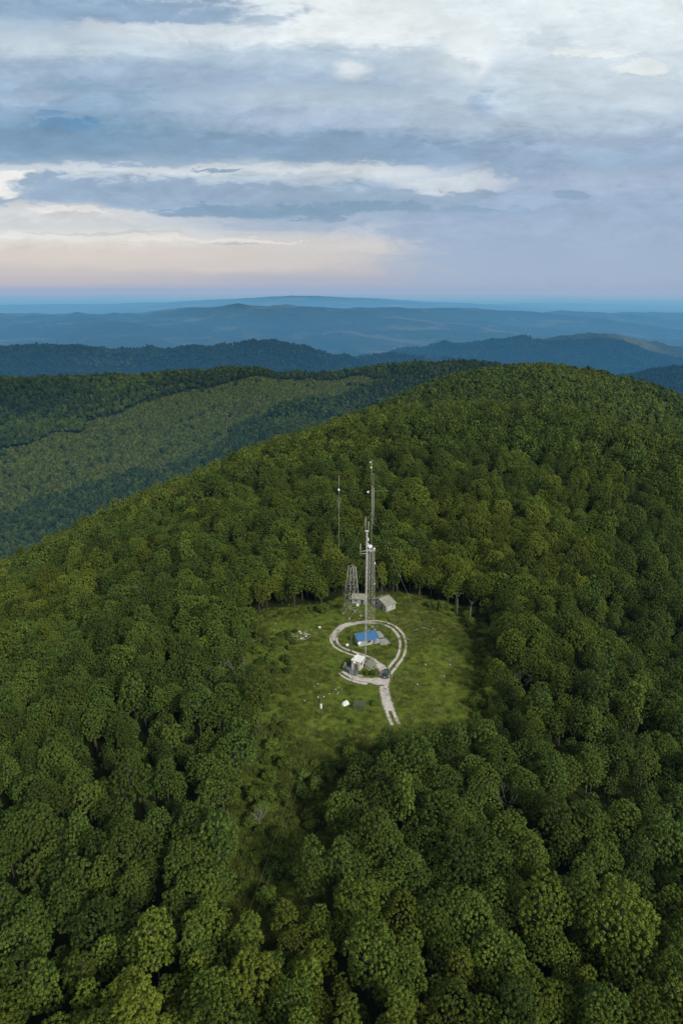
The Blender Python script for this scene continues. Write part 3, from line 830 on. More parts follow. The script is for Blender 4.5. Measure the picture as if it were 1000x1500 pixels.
cam = bpy.data.cameras.new('camera'); co_ = bpy.data.objects.new('camera', cam); col.objects.link(co_)
co_.location = (0, 0, CAM_Z); co_.rotation_euler = (R(90 - PITCH), 0, 0)
cam.sensor_fit = 'VERTICAL'; cam.sensor_height = 36.0; cam.lens = 24.0
cam.clip_start = 1.0; cam.clip_end = 700000
scene.camera = co_
scene.view_settings.view_transform = 'Standard'; scene.view_settings.look = 'None'; scene.view_settings.exposure = 0
scene.cycles.max_bounces = 6; scene.cycles.diffuse_bounces = 3; scene.cycles.transmission_bounces = 3; scene.cycles.volume_bounces = 0
scene.cycles.transparent_max_bounces = 12
# ---------------------------------------------------------------- the clearing: road, grass, shrubs
LOOP = [(13.6, 146.6), (12.9, 149.9), (12.2, 155.1), (11.7, 160.8), (11.8, 165.9), (13.0, 170.1), (15.3, 175.1), (17.5, 180.0), (18.8, 185.9), (18.9, 191.9), (17.6, 196.9), (15.4, 200.2), (12.3, 202.0), (8.5, 202.3), (4.5, 201.4), (0.9, 199.6), (-1.5, 195.7), (-2.4, 191.9), (-1.9, 187.6), (0.0, 184.5), (2.5, 182.5), (5.5, 180.5), (8.3, 178.4), (10.6, 175.7), (12.0, 172.4), (12.1, 167.0)]
SPUR = [(12.0, 166.4), (9.2, 166.7), (6.3, 167.2), (3.7, 168.3), (1.9, 169.9), (0.6, 171.8)]

def spline(P, step=0.5):
    P = [np.array(p, float) for p in P]; P = [2 * P[0] - P[1]] + P + [2 * P[-1] - P[-2]]
    out = []
    for i in range(1, len(P) - 2):
        n = max(2, int(np.linalg.norm(P[i + 1] - P[i]) / step))
        for k in range(n):
            t = k / n
            out.append(0.5 * (2 * P[i] + (P[i + 1] - P[i - 1]) * t + (2 * P[i - 1] - 5 * P[i] + 4 * P[i + 1] - P[i + 2]) * t * t + (3 * P[i] - P[i - 1] - 3 * P[i + 1] + P[i + 2]) * t ** 3))
    out.append(P[-2])
    return np.array(out)

def gravel_mat():
    m, nt, p, out = new_mat('gravel')
    co = nt.new('ShaderNodeNewGeometry').outputs['Position']
    e = nt.new('ShaderNodeAttribute', attribute_name='edge').outputs['Fac']
    n1 = nt.noise(co, 0.7, 5, 0.65); n2 = nt.noise(co, 4.0, 4, 0.7)
    g = nt.mix(nt.smooth(n1, 0.3, 0.7), (0.40, 0.37, 0.33), (0.62, 0.59, 0.56))
    g = nt.mix(nt.m('MULTIPLY', nt.smooth(n2, 0.52, 0.72), 0.6), g, (0.22, 0.20, 0.15))
    n3 = nt.noise(co, 0.28, 4, 0.6)
    g = nt.mix(nt.m('MULTIPLY', nt.smooth(nt.m('ADD', n3, nt.m('MULTIPLY', n2, 0.35)), 0.70, 0.82), 0.7), g, (0.13, 0.14, 0.045))
    gr = nt.mix(n2, (0.06, 0.08, 0.014), (0.15, 0.15, 0.05))
    k = nt.m('ADD', e, nt.m('ADD', nt.m('MULTIPLY', nt.m('SUBTRACT', n1, 0.5), 1.5), nt.m('MULTIPLY', nt.m('SUBTRACT', n2, 0.5), 1.3)))
    nt.put(p.inputs['Base Color'], nt.mix(nt.smooth(k, 0.52, 0.92), g, gr))
    p.inputs['Roughness'].default_value = 0.95; p.inputs['Specular IOR Level'].default_value = 0.1
    b = nt.new('ShaderNodeBump'); b.inputs['Strength'].default_value = 0.5; b.inputs['Distance'].default_value = 0.1
    nt.put(b.inputs['Height'], n2); nt.l.new(b.outputs[0], p.inputs['Normal'])
    return m
GRAVEL = gravel_mat()

ROADPTS = []
def build_road():
    V = []; F = []; E = []
    def ribbon(c, off, width, z):
        """off, width: functions of the position 0..1 along the curve"""
        t = np.gradient(c, axis=0); t /= np.linalg.norm(t, axis=1)[:, None]
        nrm = np.stack([-t[:, 1], t[:, 0]], -1)
        base = len(V); n = len(c)
        for i in range(n):
            s = i / (n - 1); w = width(s) * random.uniform(0.94, 1.06); o = off(s)
            for q, e in ((-1.15, 1.15), (-0.55, 0.35), (0, 0), (0.55, 0.35), (1.15, 1.15)):
                p = c[i] + nrm[i] * (o + q * w / 2)
                V.append((p[0], p[1], Hs(p[0], p[1]) + z)); E.append(e)
            ROADPTS.append((c[i][0] + nrm[i][0] * o, c[i][1] + nrm[i][1] * o, w / 2))
        for i in range(n - 1):
            for k in range(4):
                a = base + i * 5 + k; F.append((a, a + 5, a + 6, a + 1)[::-1])
    L = spline(LOOP); S = spline(SPUR)
    f = lambda v: (lambda s: v)
    seg = lambda a, b: L[int(a * len(L)):int(b * len(L)) + 1]
    # the whole loop as two wheel ruts
    ribbon(L, f(0.88), lambda s: 0.95 + 0.15 * math.sin(s * 31), 0.030)
    ribbon(L, f(-0.88), lambda s: 0.9 + 0.15 * math.sin(s * 27 + 1), 0.034)
    # full gravel: the entrance, the west end of the loop, the junction and the spur to the hut
    ribbon(seg(0.055, 0.22), f(0.0), lambda s: 2.9 + 0.5 * s + 0.25 * math.sin(s * 9), 0.040)
    ribbon(seg(0.56, 0.745), f(0.0), lambda s: 0.8 + 2.0 * math.sin(math.pi * min(1, max(0, s))) ** 0.7, 0.044)
    ribbon(seg(0.90, 1.0), f(0.0), lambda s: 2.2 + 1.5 * s, 0.048)
    ribbon(S, f(0.0), lambda s: 4.2 - 2.6 * s + 0.6 * math.sin(s * 14), 0.052)
    ribbon(S[len(S) // 3:], f(1.7), lambda s: 1.5 - 0.9 * s, 0.056)
    ribbon(S[len(S) // 2:], f(-1.6), lambda s: 1.2 - 0.7 * s, 0.060)
    me = np_mesh('dirt_road', V, F, [GRAVEL], {'edge': ('POINT', E)}, smooth=True)
    tag(link('dirt_road', me), kind='structure')
build_road()
RP = np.array(ROADPTS)

def grass_mat(name, a, b):
    m, nt, p, out = new_mat(name)
    rnd = nt.new('ShaderNodeObjectInfo').outputs['Random']; at = nt.new('ShaderNodeAttribute', attribute_name='leaf').outputs['Fac']
    c = nt.mix(rnd, a, b); c = nt.mix(nt.m('MULTIPLY', at, 0.5), c, (0.17, 0.17, 0.045))
    nt.put(p.inputs['Base Color'], c); p.inputs['Roughness'].default_value = 0.7; p.inputs['Specular IOR Level'].default_value = 0.1
    return m
def tuft(seed, rad, h, n, mat, wid):
    g = np.random.default_rng(seed)
    q = g.uniform(0, 6.283, n); r = rad * np.sqrt(g.uniform(0, 1, n))
    b = np.stack([np.cos(q) * r, np.sin(q) * r, np.full(n, -0.03)], -1)
    lean = np.stack([np.cos(q + g.normal(0, .8, n)), np.sin(q + g.normal(0, .8, n)), np.zeros(n)], -1) * (g.uniform(.15, .75, n) * h)[:, None]
    hh = (h * g.uniform(.5, 1.1, n))[:, None]; up = np.array([0, 0, 1.0])
    a = g.uniform(0, 3.14, n); s = np.stack([np.cos(a), np.sin(a), np.zeros(n)], -1) * wid
    v = np.stack([b - s, b + s, b + lean + up * hh + s * .3, b + lean + up * hh - s * .3], 1).reshape(-1, 3)
    return proto('tuft', np_mesh('tuft', v, np.arange(n * 4).reshape(-1, 4), [mat], {'leaf': ('FACE', g.uniform(0, 1, n))}))
GR = [grass_mat('meadow_grass', (0.052, 0.088, 0.012), (0.125, 0.158, 0.028)), grass_mat('dry_grass', (0.11, 0.125, 0.035), (0.22, 0.22, 0.10)), grass_mat('rank_grass', (0.040, 0.068, 0.010), (0.095, 0.130, 0.022))]
TUFTS = [tuft(1, .55, .38, 46, GR[0], .035), tuft(2, .7, .55, 54, GR[0], .04), tuft(3, .5, .5, 40, GR[1], .03), tuft(4, .9, .75, 70, GR[2], .055), tuft(5, .35, .9, 34, GR[2], .05)]
BUILT = [(9, 197.1, 2.5), (7.7, 188.3, 4.6), (12.9, 189, 2.6), (11.2, 194.3, 2.6), (4.8, 173.8, 2.8), (2.6, 172.3, 1.5), (8.3, 174.8, 2.4), (14.5, 213.8, 4.6), (6.2, 217.6, 2.8), (12.6, 169.5, 2.6)]
def grass():
    x, y = scatter(-34, 48, 84, 224, 0.72, 0.45)
    d = poly_dist(x, y, CLEAR); m = d < 4.5; x, y = x[m], y[m]
    thin = fbm(x, y, 9, 3, 131) + 0.5 * fbm(x, y, 2.5, 2, 133)
    lush = 1 - sstep(130, 150, y)
    m = rng.uniform(size=len(x)) < np.clip(0.30 + 0.75 * thin + 0.4 * lush, 0.05, 0.9); x, y = x[m], y[m]
    dr = np.full(len(x), 99.0)
    for a, b, r in RP[::2]: dr = np.minimum(dr, np.hypot(x - a, y - b) - r)
    for a, b, r in BUILT: dr = np.minimum(dr, np.hypot(x - a, y - b) - r)
    m = dr > 0.15; x, y = x[m], y[m]; n = len(x)
    dry = fbm(x, y, 14, 3, 132); lush = 1 - sstep(125, 150, y); edge = sstep(-9, -1, poly_dist(x, y, CLEAR))
    rnd = rng.uniform(size=n)
    ix = np.where(rnd < 0.45 * np.maximum(lush, edge), rng.integers(3, 5, n), np.where(dry + rng.normal(0, .3, n) > 0.35, 2, rng.integers(0, 2, n)))
    s = rng.uniform(0.6, 1.25, n); h = s * rng.uniform(0.7, 1.2, n)
    print('grass', n)
    scatter_object('grass', np.stack([x, y, H(x, y)], -1), ix, e3(rng.uniform(0, 6.28, n)), sc3(s, h), TUFTS, 'uneven meadow grass covering the clearing around the masts', 'grass')
grass()

# shrubs: each its own thing
SHR = []
for i, (rw, ht, nl, nf) in enumerate([(1.3, 1.3, 12, 1000), (0.95, 1.0, 9, 640), (1.5, 2.1, 14, 1300), (0.7, 0.8, 7, 380)]):
    me, cs = crown_mesh('leaves', LEAF_SHRUB, 700 + i, rw, ht, nl, nf, 0.26)
    st = MB()
    for c in list(cs)[::2]: st.tube([(0, 0, -0.1), (c[0] * 0.4, c[1] * 0.4, c[2] * 0.5), tuple(c)], [0.05, 0.035, 0.015], 5)
    sm = bpy.data.meshes.new('stem'); sm.from_pydata(st.v, [], st.f); sm.materials.append(BARK); sm.update()
    SHR.append((me, sm))
def shrub(x, y, k, s, label):
    r = empty('shrub', (x, y, Hs(x, y) - 0.05), random.uniform(0, 6.28)); r.scale = (s, s, s * random.uniform(0.85, 1.15))
    link('leaves', SHR[k][0], r); link('stem', SHR[k][1], r)
    return tag(r, label, 'shrub', 'shrubs growing in and around the clearing')
SW = ['spreading', 'low', 'tall bushy', 'tiny']
pts = []
def shrub_ok(x, y, gap):
    if np.min(np.hypot(RP[:, 0] - x, RP[:, 1] - y) - RP[:, 2]) < 1.2: return False
    if any(math.hypot(x - a, y - b) < r + 1.5 for a, b, r in BUILT): return False
    return all(math.hypot(x - a, y - b) > gap for a, b in pts)
tries = 0; cnt = [0, 0, 0]
while tries < 7000:
    tries += 1
    x, y = random.uniform(-31, 45), random.uniform(88, 214)
    d = float(poly_dist(np.array([x]), np.array([y]), CLEAR)[0])
    if d > -0.3: continue
    if y < 132: zone = 0
    elif x < -14 and y < 196 and random.random() < 0.5 + 0.5 * (d > -8): zone = 1
    elif d > -3.2: zone = 2
    else: continue
    if cnt[zone] >= (72, 60, 100)[zone] or not shrub_ok(x, y, (2.6, 2.4, 1.8)[zone]): continue
    cnt[zone] += 1; pts.append((x, y)); k = random.choice([0, 1, 1, 2, 2, 2, 3] if zone == 0 else [0, 1, 1, 2, 3])
    where = ('in the dark overgrown cutting below the clearing', 'on the left side of the grassy clearing', 'at the foot of the trees around the clearing')[zone]
    shrub(x, y, k, random.uniform(0.6, 1.45) if zone < 2 else random.uniform(0.9, 1.6), f'{SW[k]} green shrub {where}')
shrub(8.6, 155.4, 0, 0.9, 'dark rounded shrub alone in the grass beside the gravel track')
shrub(2.4, 147.5, 1, 0.9, 'dark low shrub alone in the grass below the slatted pen')
shrub(8.8, 170.2, 1, 1.1, 'dense low shrub in the grass wedge between spur and loop')
shrub(7.0, 170.6, 1, 1.0, 'low shrub beside the white hut, in front of the sloped shelter')

# ---------------------------------------------------------------- masts
STEEL = plain('galvanised_steel', (0.50, 0.50, 0.45), 0.55, 0.25, var=0.2, scale=0.8)
STEEL_L = plain('pale_painted_steel', (0.72, 0.71, 0.66), 0.55, 0.0, var=0.18, scale=0.8)
WHITE = plain('white_paint', (0.80, 0.80, 0.78), 0.5, var=0.1, scale=1.5)
CONC = plain('concrete', (0.36, 0.35, 0.32), 0.9, var=0.3, scale=1.2)
WIRE = plain('dull_wire', (0.30, 0.31, 0.28), 0.6, 0.2, var=0.1)
DARKM = plain('dark_steel', (0.08, 0.09, 0.09), 0.6, 0.2, var=0.2)

def lattice(root, n, w0, w1, z0, z1, bays, rl, rb, rot, mat, hor=True, mesh=True):
    """n legs on a regular polygon of circumradius w0 -> w1; legs and bracing as parts"""
    def P(k, t):
        a = rot + 2 * math.pi * k / n; w = w0 + (w1 - w0) * t
        return Vector((w * math.cos(a), w * math.sin(a), z0 + (z1 - z0) * t))
    for k in range(n):
        MB().tube([P(k, 0), P(k, 1)], rl, 6).build('leg', mat, root)
    br = MB()
    for b in range(bays):
        t0, t1 = b / bays, (b + 1) / bays
        for k in range(n):
            br.tube([P(k, t0), P(k + 1, t1)], rb, 4, cap=False); br.tube([P(k + 1, t0), P(k, t1)], rb, 4, cap=False)
            if hor: br.tube([P(k, t1), P(k + 1, t1)], rb * 1.1, 4, cap=False)
    br.build('bracing', mat, root)

def dish(root, c, r, face, mat, name='dish_antenna'):
    """parabolic drum with its hub, facing direction `face`"""
    M = Matrix.Translation(c) @ Vector(face).to_track_quat('Z', 'Y').to_matrix().to_4x4()
    d = MB().lathe([(0.02, -0.30 * r), (r * .45, -0.28 * r), (r * .85, -0.05 * r), (r, 0.15 * r), (r, 0.45 * r), (r * .97, 0.47 * r), (r * .5, 0.53 * r), (0.02, 0.55 * r)], 20, M).build(name, mat, root)
    MB().lathe([(r * .16, -0.75 * r), (r * .16, -0.25 * r)], 8, M).build('bracket', STEEL, d)
    return d

def whip(root, x, y, z0, z1, r, mat, name='whip_antenna'):
    return MB().tube([(x, y, z0), (x, y, z0 + (z1 - z0) * 0.6), (x, y, z1)], [r, r * 0.9, r * 0.6], 8).build(name, mat, root)

# tall lattice tower behind the blue-roofed hut
t = empty('lattice_tower', (9.2, 197.3, 0), R(20))
tag(t, 'tallest thin lattice tower with long slim top mast, rising behind the blue roofed hut', 'tower')
lattice(t, 4, 1.62, 1.02, 0.2, 27.2, 12, 0.058, 0.022, R(45), STEEL)
for k in range(4):
    a = R(45 + 90 * k); MB().box((1.62 * math.cos(a), 1.62 * math.sin(a), 0.12), (0.7, 0.7, 0.34), bev=0.04).build('footing', CONC, t)
pl = MB()
for k in range(4):
    a, b = R(45 + 90 * k), R(135 + 90 * k)
    pl.tube([(1.3 * math.cos(a), 1.3 * math.sin(a), 28.3), (1.3 * math.cos(b), 1.3 * math.sin(b), 28.3)], 0.035, 4)
    pl.tube([(1.3 * math.cos(a), 1.3 * math.sin(a), 27.2), (1.3 * math.cos(a), 1.3 * math.sin(a), 28.3)], 0.035, 4)
MB().box((0, 0, 27.25), (2.1, 2.1, 0.08)).build('platform', STEEL, t).children
pl.build('railing', STEEL, t)
MB().tube([(0, 0, 26), (0, 0, 40), (0, 0, 48)], [0.10, 0.09, 0.07], 8).build('upper_mast', STEEL, t)
MB().tube([(-0.25, 0, 47.5), (-0.25, 0, 56.0)], [0.07, 0.045], 8).build('topmast', STEEL, t)
whip(t, 0.45, -0.2, 35.8, 47.4, 0.09, STEEL_L)
lp = MB().tube([(-0.25, 0, 47.6), (-0.25, 0.0, 51.8), (0.4, 0, 51.8), (0.4, 0, 47.6)], 0.05, 6, smooth=False).build('loop_antenna', STEEL, t)
dish(t, (-0.55, -0.35, 28.7), 0.62, (-0.2, -1, 0.05), WHITE)
dish(t, (0.65, -0.75, 27.9), 0.38, (0.5, -1, 0), WHITE)
for z, x in ((55.2, -0.75), (53.6, -0.5)):
    MB().lathe([(0.05, -0.2), (0.24, -0.1), (0.24, 0.16), (0.05, 0.26)], 10, Matrix.Translation((x, 0, z)) @ Matrix.Rotation(R(70), 4, 'Y')).build('beacon', WHITE, t)
ca = MB().tube([(-1.3, 0, 46.5), (4.4, -1.6, 46.3)], 0.028, 6).build('crossarm', STEEL, t)
MB().lathe([(0.05, -0.3), (0.36, -0.1), (0.30, 0.2), (0.05, 0.35)], 10, Matrix.Translation((-1.4, 0, 46.1)) @ Matrix.Rotation(R(110), 4, 'Y')).build('horn_antenna', WHITE, ca)
for z in (5.5, 12.0, 19.0):
    MB().box((1.0, -0.62, z + 4), (0.4, 0.3, 0.55), bev=0.04).build('junction_box', STEEL_L, t)
Ti = (Matrix.Translation((9.2, 197.3, 0)) @ Matrix.Rotation(R(20), 4, 'Z')).inverted()
for ax, ay, z in ((18.6, 205.6, 26.5), (17.2, 206.4, 12.5), (-9.5, 206.5, 40), (27.5, 186.0, 40), (10, 214.6, 40)):
    e = Ti @ Vector((ax, ay, Hs(ax, ay))); g = Vector((0, 0, z))
    MB().tube([g, g.lerp(e, 0.5) - Vector((0, 0, 0.4)), e], 0.022, 4).build('guy_wire', WIRE, t)

# slim pale mast in front, beside the white hut
t = empty('antenna_mast', (7.0, 177.2, 0), 0)
tag(t, 'slim pale white mast beside the white hut, crossing in front of the lattice tower', 'mast')
lattice(t, 3, 0.27, 0.25, 0.1, 40.6, 32, 0.038, 0.015, R(30), STEEL_L, hor=False)
MB().box((0, 0, 0.12), (1.1, 1.1, 0.4), bev=0.05).build('footing', CONC, t)
MB().box((0.0, 0, 40.7), (0.95, 0.7, 0.22), bev=0.03).build('head_plate', STEEL_L, t)
whip(t, -0.42, 0, 40.4, 44.9, 0.075, STEEL_L); whip(t, 0.42, 0, 40.4, 43.6, 0.07, STEEL_L)
sa = MB().tube([(0, 0, 34.0), (-1.75, -0.1, 34.0)], 0.05, 6).tube([(0, 0, 35.0), (-1.75, -0.1, 34.6)], 0.05, 6).build('side_arm', STEEL_L, t)
MB().tube([(-1.75, -0.1, 33.4), (-1.75, -0.1, 37.0)], 0.07, 6).build('whip_antenna', STEEL_L, sa)
for z in (36.6, 38.2): MB().box((0.38, 0.05, z), (0.34, 0.24, 0.9), bev=0.04).build('panel_antenna', WHITE, t)
for ax, ay, z in ((-6, 169, 33), (20.5, 168.5, 33), (7.5, 193.5, 33)):
    e = Vector((ax - 7.0, ay - 177.2, 0.0)); g = Vector((0, 0, z)); MB().tube([g, g.lerp(e, 0.5) - Vector((0, 0, 0.5)), e], 0.018, 4).build('guy_wire', WIRE, t)

# thin mast standing in the trees behind, joined to the tower by an aerial wire
bx_, by_ = -0.9, 233.0; bz = Hs(bx_, by_)
t = empty('antenna_mast', (bx_, by_, bz), 0)
tag(t, 'thin faint mast rising out of the forest behind the clearing, with a white knob', 'mast')
MB().tube([(0, 0, -0.3), (0, 0, 34 - bz)], [0.05, 0.03], 8).build('pole', STEEL, t)
whip(t, 0, 0, 36.8 - bz, 41.6 - bz, 0.045, STEEL_L)
MB().lathe([(0.05, -0.5), (0.34, -0.3), (0.42, 0.0), (0.34, 0.3), (0.05, 0.45)], 12, Matrix.Translation((-0.1, 0, 36.3 - bz))).build('knob', WHITE, t)
MB().tube([(0, 0, 33 - bz), (0, 0, 36.8 - bz)], 0.05, 6).build('neck', STEEL, t)
for s in (-0.5, 0.45): MB().tube([(0, 0, 29.5 - bz), (s, 0, 30.2 - bz), (s, 0, 33.6 - bz)], 0.03, 6).build('side_whip', STEEL, t)
wa = MB()
A = Vector((bx_, by_, 36.4)); B = Vector((8.2, 197.0, 46.4))
wa.tube([A.lerp(B, i / 10) - Vector((0, 0, 1.2 * 4 * (i / 10) * (1 - i / 10))) for i in range(11)], 0.016, 4)
tag(wa.build('aerial_wire', STEEL_L), 'thin wire strung from the tall tower to the mast in the trees', 'wire')

# short four-legged tower
t = empty('lattice_tower', (3.45, 207.4, 0), R(27))
tag(t, 'short wide four legged lattice tower with open top, left of the tall one', 'tower')
lattice(t, 4, 3.1, 1.25, 0.15, 17.6, 5, 0.085, 0.038, R(45), STEEL)
for k in range(4):
    a = R(45 + 90 * k); MB().box((3.12 * math.cos(a), 3.12 * math.sin(a), 0.1), (0.8, 0.8, 0.5), bev=0.05).build('footing', CONC, t)
dish(t, (1.1, -1.9, 4.3), 0.45, (0.2, -1, 0), WHITE)

# ---------------------------------------------------------------- buildings
def stone_mat(name, a, b, c, scale=2.2):
    m, nt, p, out = new_mat(name)
    co = nt.new('ShaderNodeTexCoord').outputs['Object']
    vo = nt.new('ShaderNodeTexVoronoi'); nt.put(vo.inputs['Vector'], co); vo.inputs['Scale'].default_value = scale
    sp = nt.new('ShaderNodeSeparateColor'); nt.l.new(vo.outputs['Color'], sp.inputs[0])
    n = nt.noise(co, 1.1, 4, 0.6)
    k = nt.mix(sp.outputs[0], a, b); k = nt.mix(nt.smooth(n, 0.5, 0.7), k, c)
    k = nt.mix(nt.smooth(vo.outputs['Distance'], 0.34, 0.6), k, (0.24, 0.24, 0.24))
    nt.put(p.inputs['Base Color'], k); p.inputs['Roughness'].default_value = 0.9
    return m
STONE = stone_mat('pale_stone', (0.42, 0.46, 0.52), (0.64, 0.65, 0.64), (0.46, 0.43, 0.37))
def sheet_mat(name, a, b, rust, period=2.6):
    m, nt, p, out = new_mat(name)
    co = nt.new('ShaderNodeTexCoord').outputs['Object']
    n = nt.noise(co, 0.9, 5, 0.6); n2 = nt.noise(co, 6.0, 3, 0.6)
    k = nt.mix(nt.smooth(n, 0.35, 0.65), a, b); k = nt.mix(nt.m('MULTIPLY', nt.smooth(n2, 0.6, 0.75), 0.6), k, rust)
    wv = nt.new('ShaderNodeTexWave', wave_type='BANDS', bands_direction='X'); nt.put(wv.inputs['Vector'], co); wv.inputs['Scale'].default_value = period
    k = nt.mix(nt.m('MULTIPLY', wv.outputs['Fac'], 0.22), k, (0.03, 0.03, 0.03))
    nt.put(p.inputs['Base Color'], k); p.inputs['Roughness'].default_value = 0.6; p.inputs['Specular IOR Level'].default_value = 0.3
    return m
TAN = sheet_mat('weathered_roofing', (0.25, 0.25, 0.20), (0.33, 0.33, 0.27), (0.16, 0.13, 0.09))
BLUE = sheet_mat('blue_roofing', (0.050, 0.16, 0.35), (0.065, 0.19, 0.40), (0.10, 0.20, 0.33))
GREYG = sheet_mat('grey_green_sheet', (0.15, 0.17, 0.13), (0.21, 0.22, 0.17), (0.12, 0.11, 0.08))
CREAM = plain('cream_render', (0.55, 0.52, 0.44), 0.85, var=0.2, scale=0.9)
WOOD = plain('grey_wood', (0.17, 0.15, 0.11), 0.85, var=0.3, scale=2)
GLASS = plain('dark_glass', (0.03, 0.035, 0.04), 0.15, var=0.1)

def gable(name, loc, rz, L, W, h, rise, over, wall, roof, label):
    """ridge along local X; L along X, W across"""
    r = empty(name, loc, rz); tag(r, label, 'shed')
    x, y = L / 2, W / 2
    v = [(-x, -y, -.3), (x, -y, -.3), (x, y, -.3), (-x, y, -.3), (-x, -y, h), (x, -y, h), (x, y, h), (-x, y, h), (-x, 0, h + rise), (x, 0, h + rise)]
    MB().add(v, [(0, 1, 5, 4), (2, 3, 7, 6), (1, 2, 6, 9, 5), (3, 0, 4, 8, 7), (0, 3, 2, 1)]).build('wall', wall, r)
    s = math.atan2(rise, y); th = 0.12; ro = MB(); ridge = h + rise + 0.05
    ex = x + over; ey = y + over; ez = h - over * math.tan(s) + 0.05
    for q in (-1, 1):
        vs = [(-ex, 0, ridge), (ex, 0, ridge), (ex, q * ey, ez), (-ex, q * ey, ez)]
        vs += [(a, b, c + th) for a, b, c in vs]
        ro.add(vs, [(4, 5, 6, 7), (3, 2, 1, 0), (0, 1, 5, 4), (1, 2, 6, 5), (2, 3, 7, 6), (3, 0, 4, 7)])
    rf = ro.build('roof', roof, r)
    MB().tube([(-ex - .02, 0, ridge + th + 0.03), (ex + .02, 0, ridge + th + 0.03)], 0.09, 6).build('ridge_cap', roof, rf)
    return r
def panel(root, name, c, size, mat, frame=None, rz=0):
    o = MB().box(c, size, rz, bev=min(size) * 0.2).build(name, mat, root)
    return o
hz = Hs(14.5, 213.6)
h = gable('stone_shed', (14.5, 213.6, hz), R(38), 4.2, 7.2, 2.2, 1.4, 0.35, STONE, TAN, 'larger pale stone shed with tan gable roof at the back of the clearing')
w = panel(h, 'window', (-2.13, 1.6, 1.35), (0.10, 0.9, 0.8), GLASS); panel(w, 'frame', (-2.13, 1.6, 0.9), (0.16, 1.1, 0.10), WHITE)
d_ = panel(h, 'door', (-2.13, -1.3, 0.95), (0.10, 1.0, 1.9), WOOD)
h = gable('stone_shed', (6.3, 217.6, Hs(6.3, 217.6)), R(-14), 4.4, 3.4, 1.9, 1.0, 0.3, STONE, TAN, 'smaller brown roofed shed half hidden behind the towers')
panel(h, 'door', (1.3, -1.73, 0.85), (0.9, 0.10, 1.7), DARKM); panel(h, 'window', (-0.9, -1.73, 1.1), (0.7, 0.10, 0.6), GLASS)

# blue-roofed hut: a lean-to of pale stone
r = empty('blue_roofed_hut', (7.8, 188.4, 0), R(19)); tag(r, 'low pale hut with bright blue sloping roof inside the road loop', 'hut')
x, y, hf, hk = 3.3, 1.5, 2.0, 2.7
MB().add([(-x, -y, -.2), (x, -y, -.2), (x, y, -.2), (-x, y, -.2), (-x, -y, hf), (x, -y, hf), (x, y, hk), (-x, y, hk)], [(0, 1, 5, 4), (1, 2, 6, 5), (2, 3, 7, 6), (3, 0, 4, 7), (0, 3, 2, 1), (4, 5, 6, 7)]).build('wall', STONE, r)
sl = (hk - hf) / (2 * y); ro = MB(); vs = []
for px_, py_ in ((-x - .3, -y - .45), (x + .3, -y - .45), (x + .3, y + .3), (-x - .3, y + .3)): vs.append((px_, py_, hf + (py_ + y) * sl + 0.04))
vs += [(a, b, c + 0.10) for a, b, c in vs]
rf = ro.add(vs, [(4, 5, 6, 7), (3, 2, 1, 0), (0, 1, 5, 4), (1, 2, 6, 5), (2, 3, 7, 6), (3, 0, 4, 7)]).build('roof', BLUE, r)
for i in range(9):
    xx = -x - .1 + i * 0.85
    MB().tube([(xx, -y - .43, hf - .43 * sl + 0.16), (xx, y + .28, hk + .28 * sl + 0.16)], 0.035, 5).build('roof_rib', BLUE, rf)
panel(r, 'door', (1.9, -y - 0.02, 0.9), (0.9, 0.10, 1.8), plain('blue_grey_door', (0.14, 0.22, 0.30), 0.6)); panel(r, 'window', (0.2, -y - 0.02, 1.2), (0.9, 0.10, 0.7), GLASS)
dr_ = empty('satellite_dish', (5.55, 185.55, 0), R(-10)); tag(dr_, 'small round white satellite dish in front of the blue roofed hut', 'dish')
MB().tube([(0, 0, -0.1), (0, 0, 1.5)], 0.05, 6).build('post', STEEL, dr_)
MB().lathe([(0.02, -0.14), (0.3, -0.08), (0.52, 0.1), (0.55, 0.13), (0.50, 0.13), (0.28, -0.02), (0.02, -0.06)], 16, Matrix.Translation((0, -0.15, 1.5)) @ Vector((-0.1, -1, 0.7)).to_track_quat('Z', 'Y').to_matrix().to_4x4()).build('reflector', WHITE, dr_)

def slab(name, loc, rz, size, mat, label, cat):
    o = MB().box((0, 0, size[2] / 2 - 0.1), size, 0, bev=0.04).build(name, mat); o.location = loc; o.rotation_euler = (0, 0, rz)
    return tag(o, label, cat)
slab('concrete_pad', (13.0, 188.9, 0), R(19), (3.3, 3.4, 0.34), CONC, 'mottled concrete pad to the right of the blue roofed hut', 'pad')
slab('concrete_pad', (11.4, 193.2, 0), R(19), (3.0, 3.6, 0.5), CONC, 'plain concrete pad at the foot of the tall tower, behind the blue roof', 'pad')
slab('concrete_block', (1.7, 186.6, 0), R(40), (1.0, 0.6, 0.6), WHITE, 'small white block in the grass left of the blue roofed hut', 'block')
f = empty('shadow_line_fence', (13.6, 192.0, 0)); tag(f, 'dark posts and wires added along the dark shadow line right of the blue hut', 'fence')  # added fence: its dark posts and wires draw the shadow line beside the yard
FP = [(11.9, 197.0), (12.9, 194.6), (13.9, 192.2), (14.7, 189.6), (15.3, 187.0)]
for a, b in FP: MB().tube([(a - 13.6, b - 192, -0.2), (a - 13.6, b - 192, 1.3)], 0.06, 6).build('post', DARKM, f)
m_ = MB()
for z in (0.35, 0.65, 0.95, 1.22): m_.tube([(a - 13.6, b - 192, z) for a, b in FP], 0.028, 4)
m_.build('wire', DARKM, f)

